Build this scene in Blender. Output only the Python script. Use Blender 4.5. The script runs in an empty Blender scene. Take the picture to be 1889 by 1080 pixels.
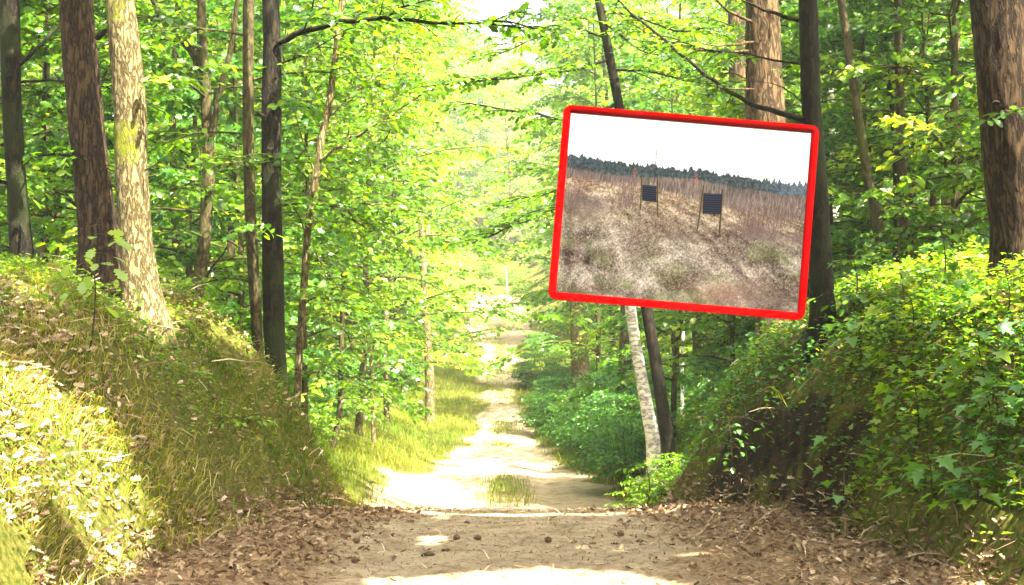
import bpy, math, random
import numpy as np
from mathutils import Vector

C = bpy.context.scene.collection
R = math.radians

# ------------------------------------------------------------------ camera, light, exposure
FPX, CX, CY, HOR, CAMZ = 2623.0, 944.5, 540.0, 640.0, 1.6
PITCH = math.atan((HOR - CY) / FPX)
cam_d = bpy.data.cameras.new('camera')
cam = bpy.data.objects.new('camera', cam_d); C.objects.link(cam)
cam.location = (0, 0, CAMZ); cam.rotation_euler = (R(90) + PITCH, 0, 0)
cam_d.sensor_width = 36; cam_d.lens = FPX / 1889 * 36
cam_d.clip_end = 1500; cam_d.clip_start = .05
bpy.context.scene.camera = cam

SUN = Vector((0.38, -0.40, 0.83)).normalized()       # towards the sun
sun_el = math.asin(SUN.z); sun_az = math.atan2(SUN.x, SUN.y)
w = bpy.data.worlds.new('World'); bpy.context.scene.world = w; w.use_nodes = True
nt = w.node_tree; bg = nt.nodes['Background']
sky = nt.nodes.new('ShaderNodeTexSky'); sky.sky_type = 'NISHITA'; sky.sun_disc = False
sky.sun_elevation = sun_el; sky.sun_rotation = sun_az
sky.air_density = .7; sky.dust_density = 8.0; sky.ozone_density = 0.0
nt.links.new(sky.outputs[0], bg.inputs[0]); bg.inputs[1].default_value = 0.12
sl = bpy.data.lights.new('sun', 'SUN'); sl.energy = 5.0; sl.angle = R(0.5); sl.color = (1, .95, .82)
so = bpy.data.objects.new('sun', sl); C.objects.link(so)
so.rotation_euler = SUN.to_track_quat('Z', 'Y').to_euler()
sc = bpy.context.scene
sc.view_settings.view_transform = 'Standard'; sc.view_settings.look = 'None'
sc.view_settings.exposure = 3.12; sc.view_settings.gamma = 1
sc.cycles.max_bounces = 7; sc.cycles.diffuse_bounces = 5; sc.cycles.transmission_bounces = 5
sc.cycles.glossy_bounces = 1; sc.cycles.caustics_reflective = False; sc.cycles.caustics_refractive = False
sc.cycles.sample_clamp_indirect = 6

rng = np.random.default_rng(7)
SUNV = np.array(SUN)

# ------------------------------------------------------------------ helpers
def at(px, py, d):
    u = (px - CX) / FPX; v = (CY - py) / FPX
    yw = math.cos(PITCH) - v * math.sin(PITCH); zw = math.sin(PITCH) + v * math.cos(PITCH)
    k = d / yw
    return np.array([u * k, d, CAMZ + zw * k])

def to_px(p):
    p = np.asarray(p, float); x = p[..., 0]; y = p[..., 1]; z = p[..., 2] - CAMZ
    dep = y * math.cos(PITCH) + z * math.sin(PITCH); up = -y * math.sin(PITCH) + z * math.cos(PITCH)
    dep = np.where(np.abs(dep) < .01, .01, dep)
    return CX + FPX * x / dep, CY - FPX * up / dep, dep

def hsh(ix, iy, iz=0, s=0):
    h = (ix.astype(np.int64) * 374761393 + iy.astype(np.int64) * 668265263 + np.asarray(iz).astype(np.int64) * 2147483647 + s * 974711) & 0xffffffff
    h = ((h ^ (h >> 13)) * 1274126177) & 0xffffffff
    h = ((h ^ (h >> 15)) * 2246822519) & 0xffffffff
    return ((h ^ (h >> 16)) & 0xffff) / 65535.0

def vnoise(x, y, s=0):
    x = np.asarray(x, float); y = np.asarray(y, float)
    ix = np.floor(x); iy = np.floor(y); fx = x - ix; fy = y - iy
    fx = fx * fx * (3 - 2 * fx); fy = fy * fy * (3 - 2 * fy)
    a = hsh(ix, iy, 0, s); b = hsh(ix + 1, iy, 0, s); c = hsh(ix, iy + 1, 0, s); d = hsh(ix + 1, iy + 1, 0, s)
    return (a * (1 - fx) + b * fx) * (1 - fy) + (c * (1 - fx) + d * fx) * fy

def fbm(x, y, s=0, o=4):
    t = 0; a = .5; n = 0
    for i in range(o):
        t = t + a * vnoise(x, y, s + i * 17); n += a; a *= .5; x = x * 2.03 + 5.1; y = y * 2.03 - 3.7
    return t / n

def sstep(x, a=0., b=1.):
    t = np.clip((x - a) / (b - a), 0, 1); return t * t * (3 - 2 * t)

# ------------------------------------------------------------------ terrain
_pt = np.array([(-60, .5), (0, .05), (9, 0), (13.6, 0), (14.8, -.06), (18, -.72), (22, -.87), (28, -.88), (36, -.6), (46, .2), (60, 1.6),
                (69, 2.33), (72, 2.42), (76, 2.3), (90, 4.2), (100, 5.2), (112, 7.4), (150, 17), (180, 23), (300, 30)], float)
_ty = np.arange(-60, 300, .2); _tz = np.interp(_ty, _pt[:, 0], _pt[:, 1])
_k = np.exp(-.5 * (np.arange(-12, 13) * .2 / .55) ** 2); _k /= _k.sum()
_tz = np.convolve(np.pad(_tz, 12, mode='edge'), _k, 'valid')
def prof(y): return np.interp(y, _ty, _tz)
def xc(y): return np.where(y > 15, -.011 * (y - 15), 0) + 0.0
def wl(y): return np.interp(y, [4, 9.5, 13, 14.5, 16, 20], [2.75, 2.55, 2.05, 1.6, 1.85, 2.2])
def wr(y): return np.interp(y, [4, 9.5, 12, 13.5, 14.8, 16, 20], [3.0, 2.75, 2.4, 2.0, 1.5, 1.6, 2.2])
def bank_u(x, y): return np.where(x < 0, -x - wl(y), x - wr(y))

def gz(x, y):
    x = np.asarray(x, float); y = np.asarray(y, float)
    u = bank_u(x, y); up = np.clip(u, 0, None); up = up * up / (up + .2)
    B = np.where(x < 0, 2.35 * (1 - np.exp(-up / .74)), 2.55 * (1 - np.exp(-up / .95)))
    cut = sstep(y, 10.4, 11.6) * (1 - sstep(y, 13.6, 14.6)) * (x > 0)
    B = B + cut * (.38 * sstep(up, .12, .28) * (1 - sstep(up, .6, 1.8)))
    m = 1 - sstep(y - .45 * np.clip(u - 1, 0, 5) + .35 * (x > 0) + .5 * (x < 0), 14.7, 19.2)
    s = np.abs(x - xc(y))
    side = .30 * np.clip(s - 2.0, 0, 5) + .06 * np.clip(s - 7, 0, 40)
    side = side + .7 * sstep(s, 1.7, 3.2) * sstep(y, 16, 18.5) * (1 - sstep(y, 26, 36)) * (x > 0) + .35 * sstep(s, 1.2, 2.6) * sstep(y, 17, 21) * (1 - sstep(y, 30, 40)) * (x < 0)
    far = sstep(y, 60, 95)
    side = side + far * .25 * np.clip(s - 1.5, 0, 6)
    z = prof(y) + m * B + (1 - m) * side
    off = sstep(up, 0.1, .8)
    z = z + m * off * ((fbm(x * .9, y * .9, 3) - .5) * .3 + (fbm(x * 4, y * 4, 5, 3) - .5) * .16)
    z = z + (fbm(x * .5, y * .5, 9) - .5) * .10 * sstep(s, 1.5, 4) + (fbm(x * 3, y * 3, 11, 3) - .5) * .05
    dish = np.clip(np.abs(x) - .9, 0, 2) * .10 * (y < 16) * (1 - sstep(y, 13, 15)) * (u < .3)
    rut = -.05 * np.exp(-((s - .75) / .25) ** 2) * sstep(y, 16, 20)
    return z + dish + rut

def put(x, y, dz=0.): return np.array([x, y, float(gz(x, y)) + dz])

def RB(x, y): return .15 * (x > 0) * sstep(y, 14.9, 15.8) * (1 - sstep(y, 27, 33))
def s0(y): return np.interp(y, [15, 17, 25, 31, 38, 56, 63, 70], [1.3, 1.9, 1.8, .8, .38, .42, .9, 1.5])
# ------------------------------------------------------------------ mesh building
def mesh_np(name, V, F, mat, attrs=None, smooth=False):
    """V (n,3); F list of int arrays (m,3)/(m,4)"""
    me = bpy.data.meshes.new(name)
    V = np.ascontiguousarray(V, dtype=np.float32)
    F = [np.asarray(f, dtype=np.int32) for f in (F if isinstance(F, list) else [F]) if len(f)]
    loops = np.concatenate([f.ravel() for f in F])
    tot = np.concatenate([np.full(len(f), f.shape[1], np.int32) for f in F])
    start = np.concatenate([[0], np.cumsum(tot)[:-1]]).astype(np.int32)
    me.vertices.add(len(V)); me.vertices.foreach_set('co', V.ravel())
    me.loops.add(len(loops)); me.loops.foreach_set('vertex_index', loops)
    me.polygons.add(len(tot)); me.polygons.foreach_set('loop_start', start)
    if smooth: me.polygons.foreach_set('use_smooth', np.ones(len(tot), bool))
    for k, a in (attrs or {}).items():
        a = np.ascontiguousarray(a, dtype=np.float32)
        if a.ndim == 1:
            me.attributes.new(k, 'FLOAT', 'POINT').data.foreach_set('value', a)
        else:
            if a.shape[1] == 3: a = np.concatenate([a, np.ones((len(a), 1), np.float32)], 1)
            me.attributes.new(k, 'FLOAT_COLOR', 'POINT').data.foreach_set('color', a.ravel())
    me.update(calc_edges=True)
    if mat: me.materials.append(mat)
    return me

def link(name, me, parent=None, loc=None):
    o = bpy.data.objects.new(name, me); C.objects.link(o)
    if parent is not None:
        o.parent = parent
        o.location = -np.array(parent.location) if loc is None else loc   # world-built geometry under a placed root
    elif loc is not None: o.location = loc
    return o

def thing(name, label, cat, loc=(0, 0, 0), group=None):
    o = bpy.data.objects.new(name, None); C.objects.link(o)
    o.location = [float(v) for v in loc]; o.empty_display_size = .2
    o['label'] = label; o['category'] = cat
    if group: o['group'] = group
    return o

def tag(o, label, cat, group=None):
    o['label'] = label; o['category'] = cat
    if group: o['group'] = group
    return o

class MB:
    def __init__(s): s.V = []; s.F = []; s.n = 0; s.A = []
    def add(s, V, F, a=0.):
        V = np.asarray(V, float); F = F if isinstance(F, list) else [F]
        s.V.append(V); s.F += [np.asarray(f) + s.n for f in F if len(f)]; s.n += len(V)
        s.A.append(np.full(len(V), a) if np.isscalar(a) else a)
    def mesh(s, name, mat, smooth=True, attr='tint'):
        d3 = [f for f in s.F if f.shape[1] == 3]; d4 = [f for f in s.F if f.shape[1] == 4]
        F = ([np.concatenate(d3)] if d3 else []) + ([np.concatenate(d4)] if d4 else [])
        return mesh_np(name, np.concatenate(s.V), F, mat, {attr: np.concatenate(s.A)}, smooth)

def resample(P, rad, step):
    P = np.asarray(P, float); rad = np.asarray(rad, float)
    L = np.concatenate([[0], np.cumsum(np.linalg.norm(np.diff(P, axis=0), axis=1))])
    n = max(3, int(L[-1] / step) + 1); t = np.linspace(0, L[-1], n)
    Q = np.stack([np.interp(t, L, P[:, i]) for i in range(3)], 1); r = np.interp(t, L, rad)
    for _ in range(max(1, int(.35 * n / len(P)))):        # round the corners a little
        Q[1:-1] = .25 * Q[:-2] + .5 * Q[1:-1] + .25 * Q[2:]
        r[1:-1] = .25 * r[:-2] + .5 * r[1:-1] + .25 * r[2:]
    return Q, r

def tube(P, rad, seg=6, ridge=0., rs=0, cap=True, lump=0., vf=3.0):
    P = np.asarray(P, float); rad = np.asarray(rad, float); n = len(P)
    T = np.gradient(P, axis=0); T /= np.linalg.norm(T, axis=1)[:, None] + 1e-9
    ax = np.eye(3)[np.argmin(np.abs(T.mean(0)))]
    A = np.cross(T, ax); A /= np.linalg.norm(A, axis=1)[:, None]; B = np.cross(T, A)
    th = np.linspace(0, 2 * math.pi, seg, endpoint=False)
    rr = np.repeat(rad[:, None], seg, 1)
    if ridge or lump:
        L = np.concatenate([[0], np.cumsum(np.linalg.norm(np.diff(P, axis=0), axis=1))])[:, None]
        cx, sx = np.cos(th)[None], np.sin(th)[None]
        m = fbm(cx * 1.3 + 7 + L * .6 * vf / 3, sx * 1.3 + L * 1.1, rs, 3) - .5
        # plates of bark: stretched noise round the trunk, seamless by blending
        def plate(f1, f2, s):
            a = th[None] / (2 * math.pi) * f1
            n1 = vnoise(a + 0 * L, L * f2 + 0 * a, s); n2 = vnoise(a + f1 + 0 * L, L * f2 + 0 * a, s)
            k = th[None] / (2 * math.pi); return n1 * (1 - k) + n2 * k
        pl = plate(15, vf, rs + 5) * .6 + plate(30, vf * 2.3, rs + 8) * .4
        rr = rr * (1 + lump * m) + ridge * (np.abs(pl - .5) * 2.2 - .6)
    V = P[:, None, :] + rr[..., None] * (np.cos(th)[None, :, None] * A[:, None, :] + np.sin(th)[None, :, None] * B[:, None, :])
    V = V.reshape(-1, 3)
    i = np.arange(n - 1)[:, None] * seg; j = np.arange(seg)[None]; k = (j + 1) % seg
    F = np.stack([i + j, i + k, i + seg + k, i + seg + j], -1).reshape(-1, 4)[:, ::-1]
    if cap:
        V = np.concatenate([V, P[-1:] + T[-1:] * rad[-1] * .6])
        b = (n - 1) * seg; j = np.arange(seg)
        return V, [F, np.stack([b + (j + 1) % seg, b + j, np.full(seg, n * seg)], 1)[:, ::-1]]
    return V, [F]

# leaf templates: x right, y along the leaf, z up; unit length
def leaf_strip(widths, fold=.25, curl=-.18):
    n = len(widths); t = np.linspace(0, 1, n)
    V = []; F3 = []; F4 = []
    for i, wd in enumerate(widths):
        z = curl * t[i] ** 2
        V += [(0, t[i], z), (-wd, t[i] + .03, z + fold * wd), (wd, t[i] + .03, z + fold * wd)]
    for i in range(n - 1):
        a = 3 * i; F4 += [(a, a + 3, a + 4, a + 1), (a, a + 2, a + 5, a + 3)]
    return np.array(V, float), [np.array(F4)]
OAK = leaf_strip([.02, .12, .21, .14, .30, .19, .33, .19, .20, .03], .18, -.2)
OVAL = leaf_strip([.03, .22, .31, .22, .02], .25, -.22)
def fan(pts, h=.05):
    V = [(0, .12, 0)] + [(x, y, h * (abs(x) * 2) - .12 * y * y) for x, y in pts]
    n = len(pts); F = [(0, 1 + i, 1 + (i + 1) % n) for i in range(n)]
    return np.array(V, float), [np.array(F)]
_mp = [(0, 0), (-.18, -.06), (-.52, .08), (-.32, .22), (-.56, .52), (-.25, .48), (-.16, .72), (0, 1), (.16, .72), (.25, .48), (.56, .52), (.32, .22), (.52, .08), (.18, -.06)]
MAPLE = fan([(p[0], p[1]) for p in _mp][::-1], .1)
DIAM = (np.array([(0, 0, 0), (-.33, .45, .10), (0, 1, -.12), (.33, .45, .10)], float), [np.array([(0, 2, 1), (0, 3, 2)])])
DRY = leaf_strip([.02, .2, .12, .3, .16, .26, .02], .7, .25)

def instance(tpl, pos, yd, nrm, size, tint, wid=None):
    """place a template at N points: yd leaf direction, nrm leaf normal"""
    TV, TF = tpl; N = len(pos)
    yd = yd / (np.linalg.norm(yd, axis=1)[:, None] + 1e-9)
    xd = np.cross(yd, nrm); xd /= np.linalg.norm(xd, axis=1)[:, None] + 1e-9
    zd = np.cross(xd, yd)
    s = np.asarray(size)[:, None, None]; wv = 1. if wid is None else np.asarray(wid)[:, None, None]
    V = pos[:, None, :] + s * (wv * TV[None, :, 0:1] * xd[:, None] + TV[None, :, 1:2] * yd[:, None] + TV[None, :, 2:3] * zd[:, None])
    k = len(TV); off = np.arange(N)[:, None, None] * k
    F = [(f[None] + off).reshape(-1, f.shape[1]) for f in TF]
    return V.reshape(-1, 3), F, np.repeat(tint, k)

def leaf_mesh(name, tpl, pos, yd, nrm, size, tint, mat, smooth=False, wid=None):
    V, F, a = instance(tpl, pos, yd, nrm, size, tint, wid)
    return mesh_np(name, V, F, mat, {'tint': a}, smooth)

# ------------------------------------------------------------------ materials
def newmat(name):
    m = bpy.data.materials.new(name); m.use_nodes = True; t = m.node_tree
    for n in list(t.nodes): t.nodes.remove(n)
    out = t.nodes.new('ShaderNodeOutputMaterial'); return m, t, out
def N(t, typ, **kw):
    n = t.nodes.new(typ)
    for k, v in kw.items():
        if k.startswith('i_'): n.inputs[k[2:].replace('_', ' ')].default_value = v
        else: setattr(n, k, v)
    return n
def ramp(t, stops, fac):
    r = t.nodes.new('ShaderNodeValToRGB'); e = r.color_ramp.elements
    while len(e) < len(stops): e.new(.5)
    for i, (p, c) in enumerate(stops): e[i].position = p; e[i].color = (*c, 1)
    t.links.new(fac, r.inputs[0]); return r

def leafmat(name, stops, tr=.42, trgain=(1.5, 1.35, .6), gloss=.5, rough=.36):
    m, t, out = newmat(name); L = t.links
    a = N(t, 'ShaderNodeAttribute', attribute_name='tint')
    r = ramp(t, stops, a.outputs['Fac'])
    p = N(t, 'ShaderNodeBsdfPrincipled'); p.inputs['Roughness'].default_value = rough; p.inputs['Specular IOR Level'].default_value = gloss
    L.new(r.outputs[0], p.inputs['Base Color'])
    mul = N(t, 'ShaderNodeMix', data_type='RGBA', blend_type='MULTIPLY'); mul.inputs[0].default_value = 1
    L.new(r.outputs[0], mul.inputs[6]); mul.inputs[7].default_value = (*trgain, 1)
    tb = N(t, 'ShaderNodeBsdfTranslucent'); L.new(mul.outputs[2], tb.inputs[0])
    mx = N(t, 'ShaderNodeMixShader'); mx.inputs[0].default_value = tr
    L.new(p.outputs[0], mx.inputs[1]); L.new(tb.outputs[0], mx.inputs[2]); L.new(mx.outputs[0], out.inputs[0])
    return m

M = {}
M['leaf'] = leafmat('green_leaves', [(0, (.024, .066, .002)), (.45, (.068, .164, .006)), (.8, (.135, .245, .012)), (1, (.27, .34, .025))], .5, (1.9, 1.75, .4))
M['leaf_cool'] = leafmat('cool_green_leaves', [(0, (.025, .09, .012)), (.5, (.06, .17, .022)), (1, (.14, .30, .06))], .45, (1.7, 1.6, .6))
M['leaf_pale'] = leafmat('pale_leaves', [(0, (.11, .21, .03)), (.5, (.19, .32, .055)), (1, (.31, .43, .11))], .55, (1.7, 1.5, .6))  # colour raised to brighten shaded far crowns as if sunlit
M['grass'] = leafmat('grass_blades', [(0, (.050, .105, .003)), (.35, (.12, .18, .006)), (.6, (.20, .23, .014)), (.8, (.33, .29, .05)), (1, (.54, .46, .20))], .4, (1.5, 1.3, .5), .2, .6)
M['litter'] = leafmat('dry_leaves', [(0, (.07, .04, .018)), (.45, (.21, .13, .065)), (.75, (.36, .25, .14)), (1, (.55, .44, .30))], .15, (1.2, 1, .7), .25, .6)

def barkmat(name, dark, mid, light, scale=(9, 9, 2.2), bump=.5, moss=None, patch=None):
    m, t, out = newmat(name); L = t.links
    tc = N(t, 'ShaderNodeTexCoord'); mp = N(t, 'ShaderNodeMapping'); mp.inputs['Scale'].default_value = scale
    L.new(tc.outputs['Object'], mp.inputs[0])
    n1 = N(t, 'ShaderNodeTexNoise'); n1.inputs['Scale'].default_value = 2.2; n1.inputs['Detail'].default_value = 8; n1.inputs['Roughness'].default_value = .65
    v = N(t, 'ShaderNodeTexNoise'); v.inputs['Scale'].default_value = 1.5; v.inputs['Detail'].default_value = 5; v.inputs['Roughness'].default_value = .55
    rg = N(t, 'ShaderNodeMath', operation='SUBTRACT'); rg.inputs[1].default_value = .5; L.new(v.outputs['Fac'], rg.inputs[0]); ab = N(t, 'ShaderNodeMath', operation='ABSOLUTE'); L.new(rg.outputs[0], ab.inputs[0])
    n0 = N(t, 'ShaderNodeTexNoise'); n0.inputs['Scale'].default_value = 1.5; n0.inputs['Detail'].default_value = 3
    L.new(mp.outputs[0], n1.inputs[0]); L.new(mp.outputs[0], n0.inputs[0])
    ad = N(t, 'ShaderNodeMixRGB', blend_type='ADD'); ad.inputs[0].default_value = .9
    L.new(mp.outputs[0], ad.inputs[1]); L.new(n0.outputs['Color'], ad.inputs[2]); L.new(ad.outputs[0], v.inputs[0])
    ed = N(t, 'ShaderNodeMapRange'); ed.inputs['From Max'].default_value = .085; ed.inputs['To Min'].default_value = .25; L.new(ab.outputs[0], ed.inputs['Value'])
    mu = N(t, 'ShaderNodeMath', operation='MULTIPLY'); L.new(ed.outputs[0], mu.inputs[0]); L.new(n1.outputs['Fac'], mu.inputs[1])
    r = ramp(t, [(.05, dark), (.34, mid), (.62, light)], mu.outputs[0])
    col = r.outputs[0]
    if patch:
        n2 = N(t, 'ShaderNodeTexNoise'); n2.inputs['Scale'].default_value = 1.6; n2.inputs['Detail'].default_value = 5
        L.new(tc.outputs['Object'], n2.inputs[0]); mr = N(t, 'ShaderNodeMapRange'); mr.inputs['From Min'].default_value = .52; mr.inputs['From Max'].default_value = .64
        L.new(n2.outputs['Fac'], mr.inputs['Value']); mx = N(t, 'ShaderNodeMixRGB'); mx.inputs[2].default_value = (*patch, 1)
        k = N(t, 'ShaderNodeMath', operation='MULTIPLY'); k.inputs[1].default_value = .7; L.new(mr.outputs[0], k.inputs[0])
        L.new(k.outputs[0], mx.inputs[0]); L.new(col, mx.inputs[1]); col = mx.outputs[0]
    if moss:                                              # moss grows where the 'tint' attribute says
        a = N(t, 'ShaderNodeAttribute', attribute_name='tint'); n3 = N(t, 'ShaderNodeTexNoise'); n3.inputs['Scale'].default_value = 14; n3.inputs['Detail'].default_value = 5
        L.new(tc.outputs['Object'], n3.inputs[0]); s = N(t, 'ShaderNodeMath', operation='ADD'); L.new(a.outputs['Fac'], s.inputs[0]); L.new(n3.outputs['Fac'], s.inputs[1])
        mr = N(t, 'ShaderNodeMapRange'); mr.inputs['From Min'].default_value = .9; mr.inputs['From Max'].default_value = 1.25; L.new(s.outputs[0], mr.inputs['Value'])
        mx = N(t, 'ShaderNodeMixRGB'); mx.inputs[2].default_value = (*moss, 1); L.new(mr.outputs[0], mx.inputs[0]); L.new(col, mx.inputs[1]); col = mx.outputs[0]
    p = N(t, 'ShaderNodeBsdfPrincipled'); p.inputs['Roughness'].default_value = .85; p.inputs['Specular IOR Level'].default_value = .15
    L.new(col, p.inputs['Base Color'])
    b = N(t, 'ShaderNodeBump'); b.inputs['Strength'].default_value = bump; b.inputs['Distance'].default_value = .02
    L.new(mu.outputs[0], b.inputs['Height']); L.new(b.outputs[0], p.inputs['Normal']); L.new(p.outputs[0], out.inputs[0])
    return m
M['bark_pine'] = barkmat('red_brown_bark', (.004, .002, .001), (.028, .0165, .007), (.085, .052, .025), (13, 13, 3), .9)
M['bark_pale'] = barkmat('pale_bark', (.03, .02, .007), (.105, .08, .03), (.27, .215, .105), (15, 15, 4.5), 1., moss=(.15, .165, .010))
M['bark_dark'] = barkmat('dark_bark', (.002, .0015, .0008), (.009, .007, .003), (.028, .021, .009), (12, 12, 4), .7, patch=(.018, .026, .005))
M['bark_mid'] = barkmat('grey_green_bark', (.012, .009, .003), (.045, .036, .013), (.10, .082, .032), (12, 12, 4), .5, patch=(.05, .065, .012))
M['bark_tan'] = barkmat('tan_pine_bark', (.008, .005, .002), (.052, .032, .014), (.14, .09, .042), (10, 10, 2.6), .9)
M['bark_birch'] = barkmat('white_birch_bark', (.06, .05, .04), (.48, .46, .38), (.72, .70, .62), (3, 3, 9), .3)
M['stick'] = barkmat('dead_wood', (.08, .05, .025), (.26, .18, .10), (.42, .32, .20), (14, 14, 14), .4)

def groundmat():
    m, t, out = newmat('forest_ground'); L = t.links
    tc = N(t, 'ShaderNodeTexCoord'); a = N(t, 'ShaderNodeAttribute', attribute_name='mask'); sp = N(t, 'ShaderNodeSeparateColor'); L.new(a.outputs['Color'], sp.inputs[0])
    def noise(s, d=8, r=.6):
        n = N(t, 'ShaderNodeTexNoise'); n.inputs['Scale'].default_value = s; n.inputs['Detail'].default_value = d; n.inputs['Roughness'].default_value = r
        L.new(tc.outputs['Object'], n.inputs[0]); return n.outputs['Fac']
    sand = ramp(t, [(.32, (.10, .065, .032)), (.45, (.25, .185, .11)), (.56, (.33, .255, .16)), (.72, (.42, .33, .21))], noise(3.4, 14, .78))
    lit = ramp(t, [(.34, (.05, .03, .014)), (.5, (.18, .115, .06)), (.66, (.38, .27, .16))], noise(24, 10, .78))
    grs = ramp(t, [(.36, (.020, .024, .003)), (.5, (.065, .070, .008)), (.66, (.16, .115, .035))], noise(19, 10, .75))
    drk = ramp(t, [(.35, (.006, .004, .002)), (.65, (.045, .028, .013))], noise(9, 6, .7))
    def mix(f, c1, c2):
        n = noise(11, 5, .7); s = N(t, 'ShaderNodeMath', operation='ADD'); L.new(f, s.inputs[0]); L.new(n, s.inputs[1])
        mr = N(t, 'ShaderNodeMapRange'); mr.inputs['From Min'].default_value = .82; mr.inputs['From Max'].default_value = 1.15; L.new(s.outputs[0], mr.inputs['Value'])
        x = N(t, 'ShaderNodeMixRGB'); L.new(mr.outputs[0], x.inputs[0]); L.new(c1, x.inputs[1]); L.new(c2, x.inputs[2]); return x.outputs[0]
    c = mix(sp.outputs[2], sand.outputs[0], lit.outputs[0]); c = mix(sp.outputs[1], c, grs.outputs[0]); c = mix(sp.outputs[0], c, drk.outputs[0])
    p = N(t, 'ShaderNodeBsdfPrincipled'); p.inputs['Roughness'].default_value = .95; p.inputs['Specular IOR Level'].default_value = .1; L.new(c, p.inputs['Base Color'])
    b = N(t, 'ShaderNodeBump'); b.inputs['Strength'].default_value = .6; b.inputs['Distance'].default_value = .03
    L.new(noise(22, 10, .7), b.inputs['Height']); L.new(b.outputs[0], p.inputs['Normal']); L.new(p.outputs[0], out.inputs[0])
    return m

# ------------------------------------------------------------------ ground sheet
def axis(segs):
    o = []
    for a, b, s in segs: o.append(np.arange(a, b, s))
    return np.concatenate(o + [[segs[-1][1]]])
gx = axis([(-200, -60, 10), (-60, -16, 1.5), (-16, -5, .3), (-5, 5, .05), (5, 16, .3), (16, 60, 1.5), (60, 200, 10)])
gy = axis([(-50, 0, 2), (0, 6, .4), (6, 17, .05), (17, 32, .12), (32, 80, .35), (80, 140, 1), (140, 290, 6)])
X, Y = np.meshgrid(gx, gy); Z = gz(X, Y)
nx, ny = len(gx), len(gy)
U = bank_u(X, Y); S = np.abs(X - xc(Y))
near = 1 - sstep(Y, 14.6, 15.4)
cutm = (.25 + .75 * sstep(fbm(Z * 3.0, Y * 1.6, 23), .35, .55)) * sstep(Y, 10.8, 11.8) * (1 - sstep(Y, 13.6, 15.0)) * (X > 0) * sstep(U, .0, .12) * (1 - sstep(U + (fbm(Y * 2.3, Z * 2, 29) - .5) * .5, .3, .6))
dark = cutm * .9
nz = fbm(X * .8, Y * .8, 21) - .5
endg = sstep(Y + nz * 6, 98, 102)
grass = near * sstep(U + (fbm(X * 1.7, Y * 1.7, 24) - .5) * .5, -.25, .2) * .85 + (1 - near) * np.clip(sstep(S + nz * 1.2 - s0(Y) + RB(X, Y), -.1, .45) * .8 + .55 * np.exp(-((S + nz * .5) / .4) ** 2) * sstep(fbm(X * .3, Y * .35, 31), .38, .55) * sstep(Y, 20, 24), 0, 1)
litm = near * np.clip(sstep(np.abs(X) + nz * .9, .75, 1.7) * .75 + .1, 0, 1) + (1 - near) * sstep(S, 4, 7) * .5 + sstep(Y, 62, 76) * (S < 2) * .5
i = np.arange(ny - 1)[:, None] * nx; j = np.arange(nx - 1)[None]
F = np.stack([i + j, i + j + 1, i + nx + j + 1, i + nx + j], -1).reshape(-1, 4)
M['ground'] = groundmat()
g = link('ground', mesh_np('ground', np.stack([X, Y, Z], -1).reshape(-1, 3), F, M['ground'],
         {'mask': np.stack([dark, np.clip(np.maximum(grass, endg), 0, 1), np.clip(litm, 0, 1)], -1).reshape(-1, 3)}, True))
g['kind'] = 'structure'; g['label'] = 'sandy forest track and leaf covered banks'

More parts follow.
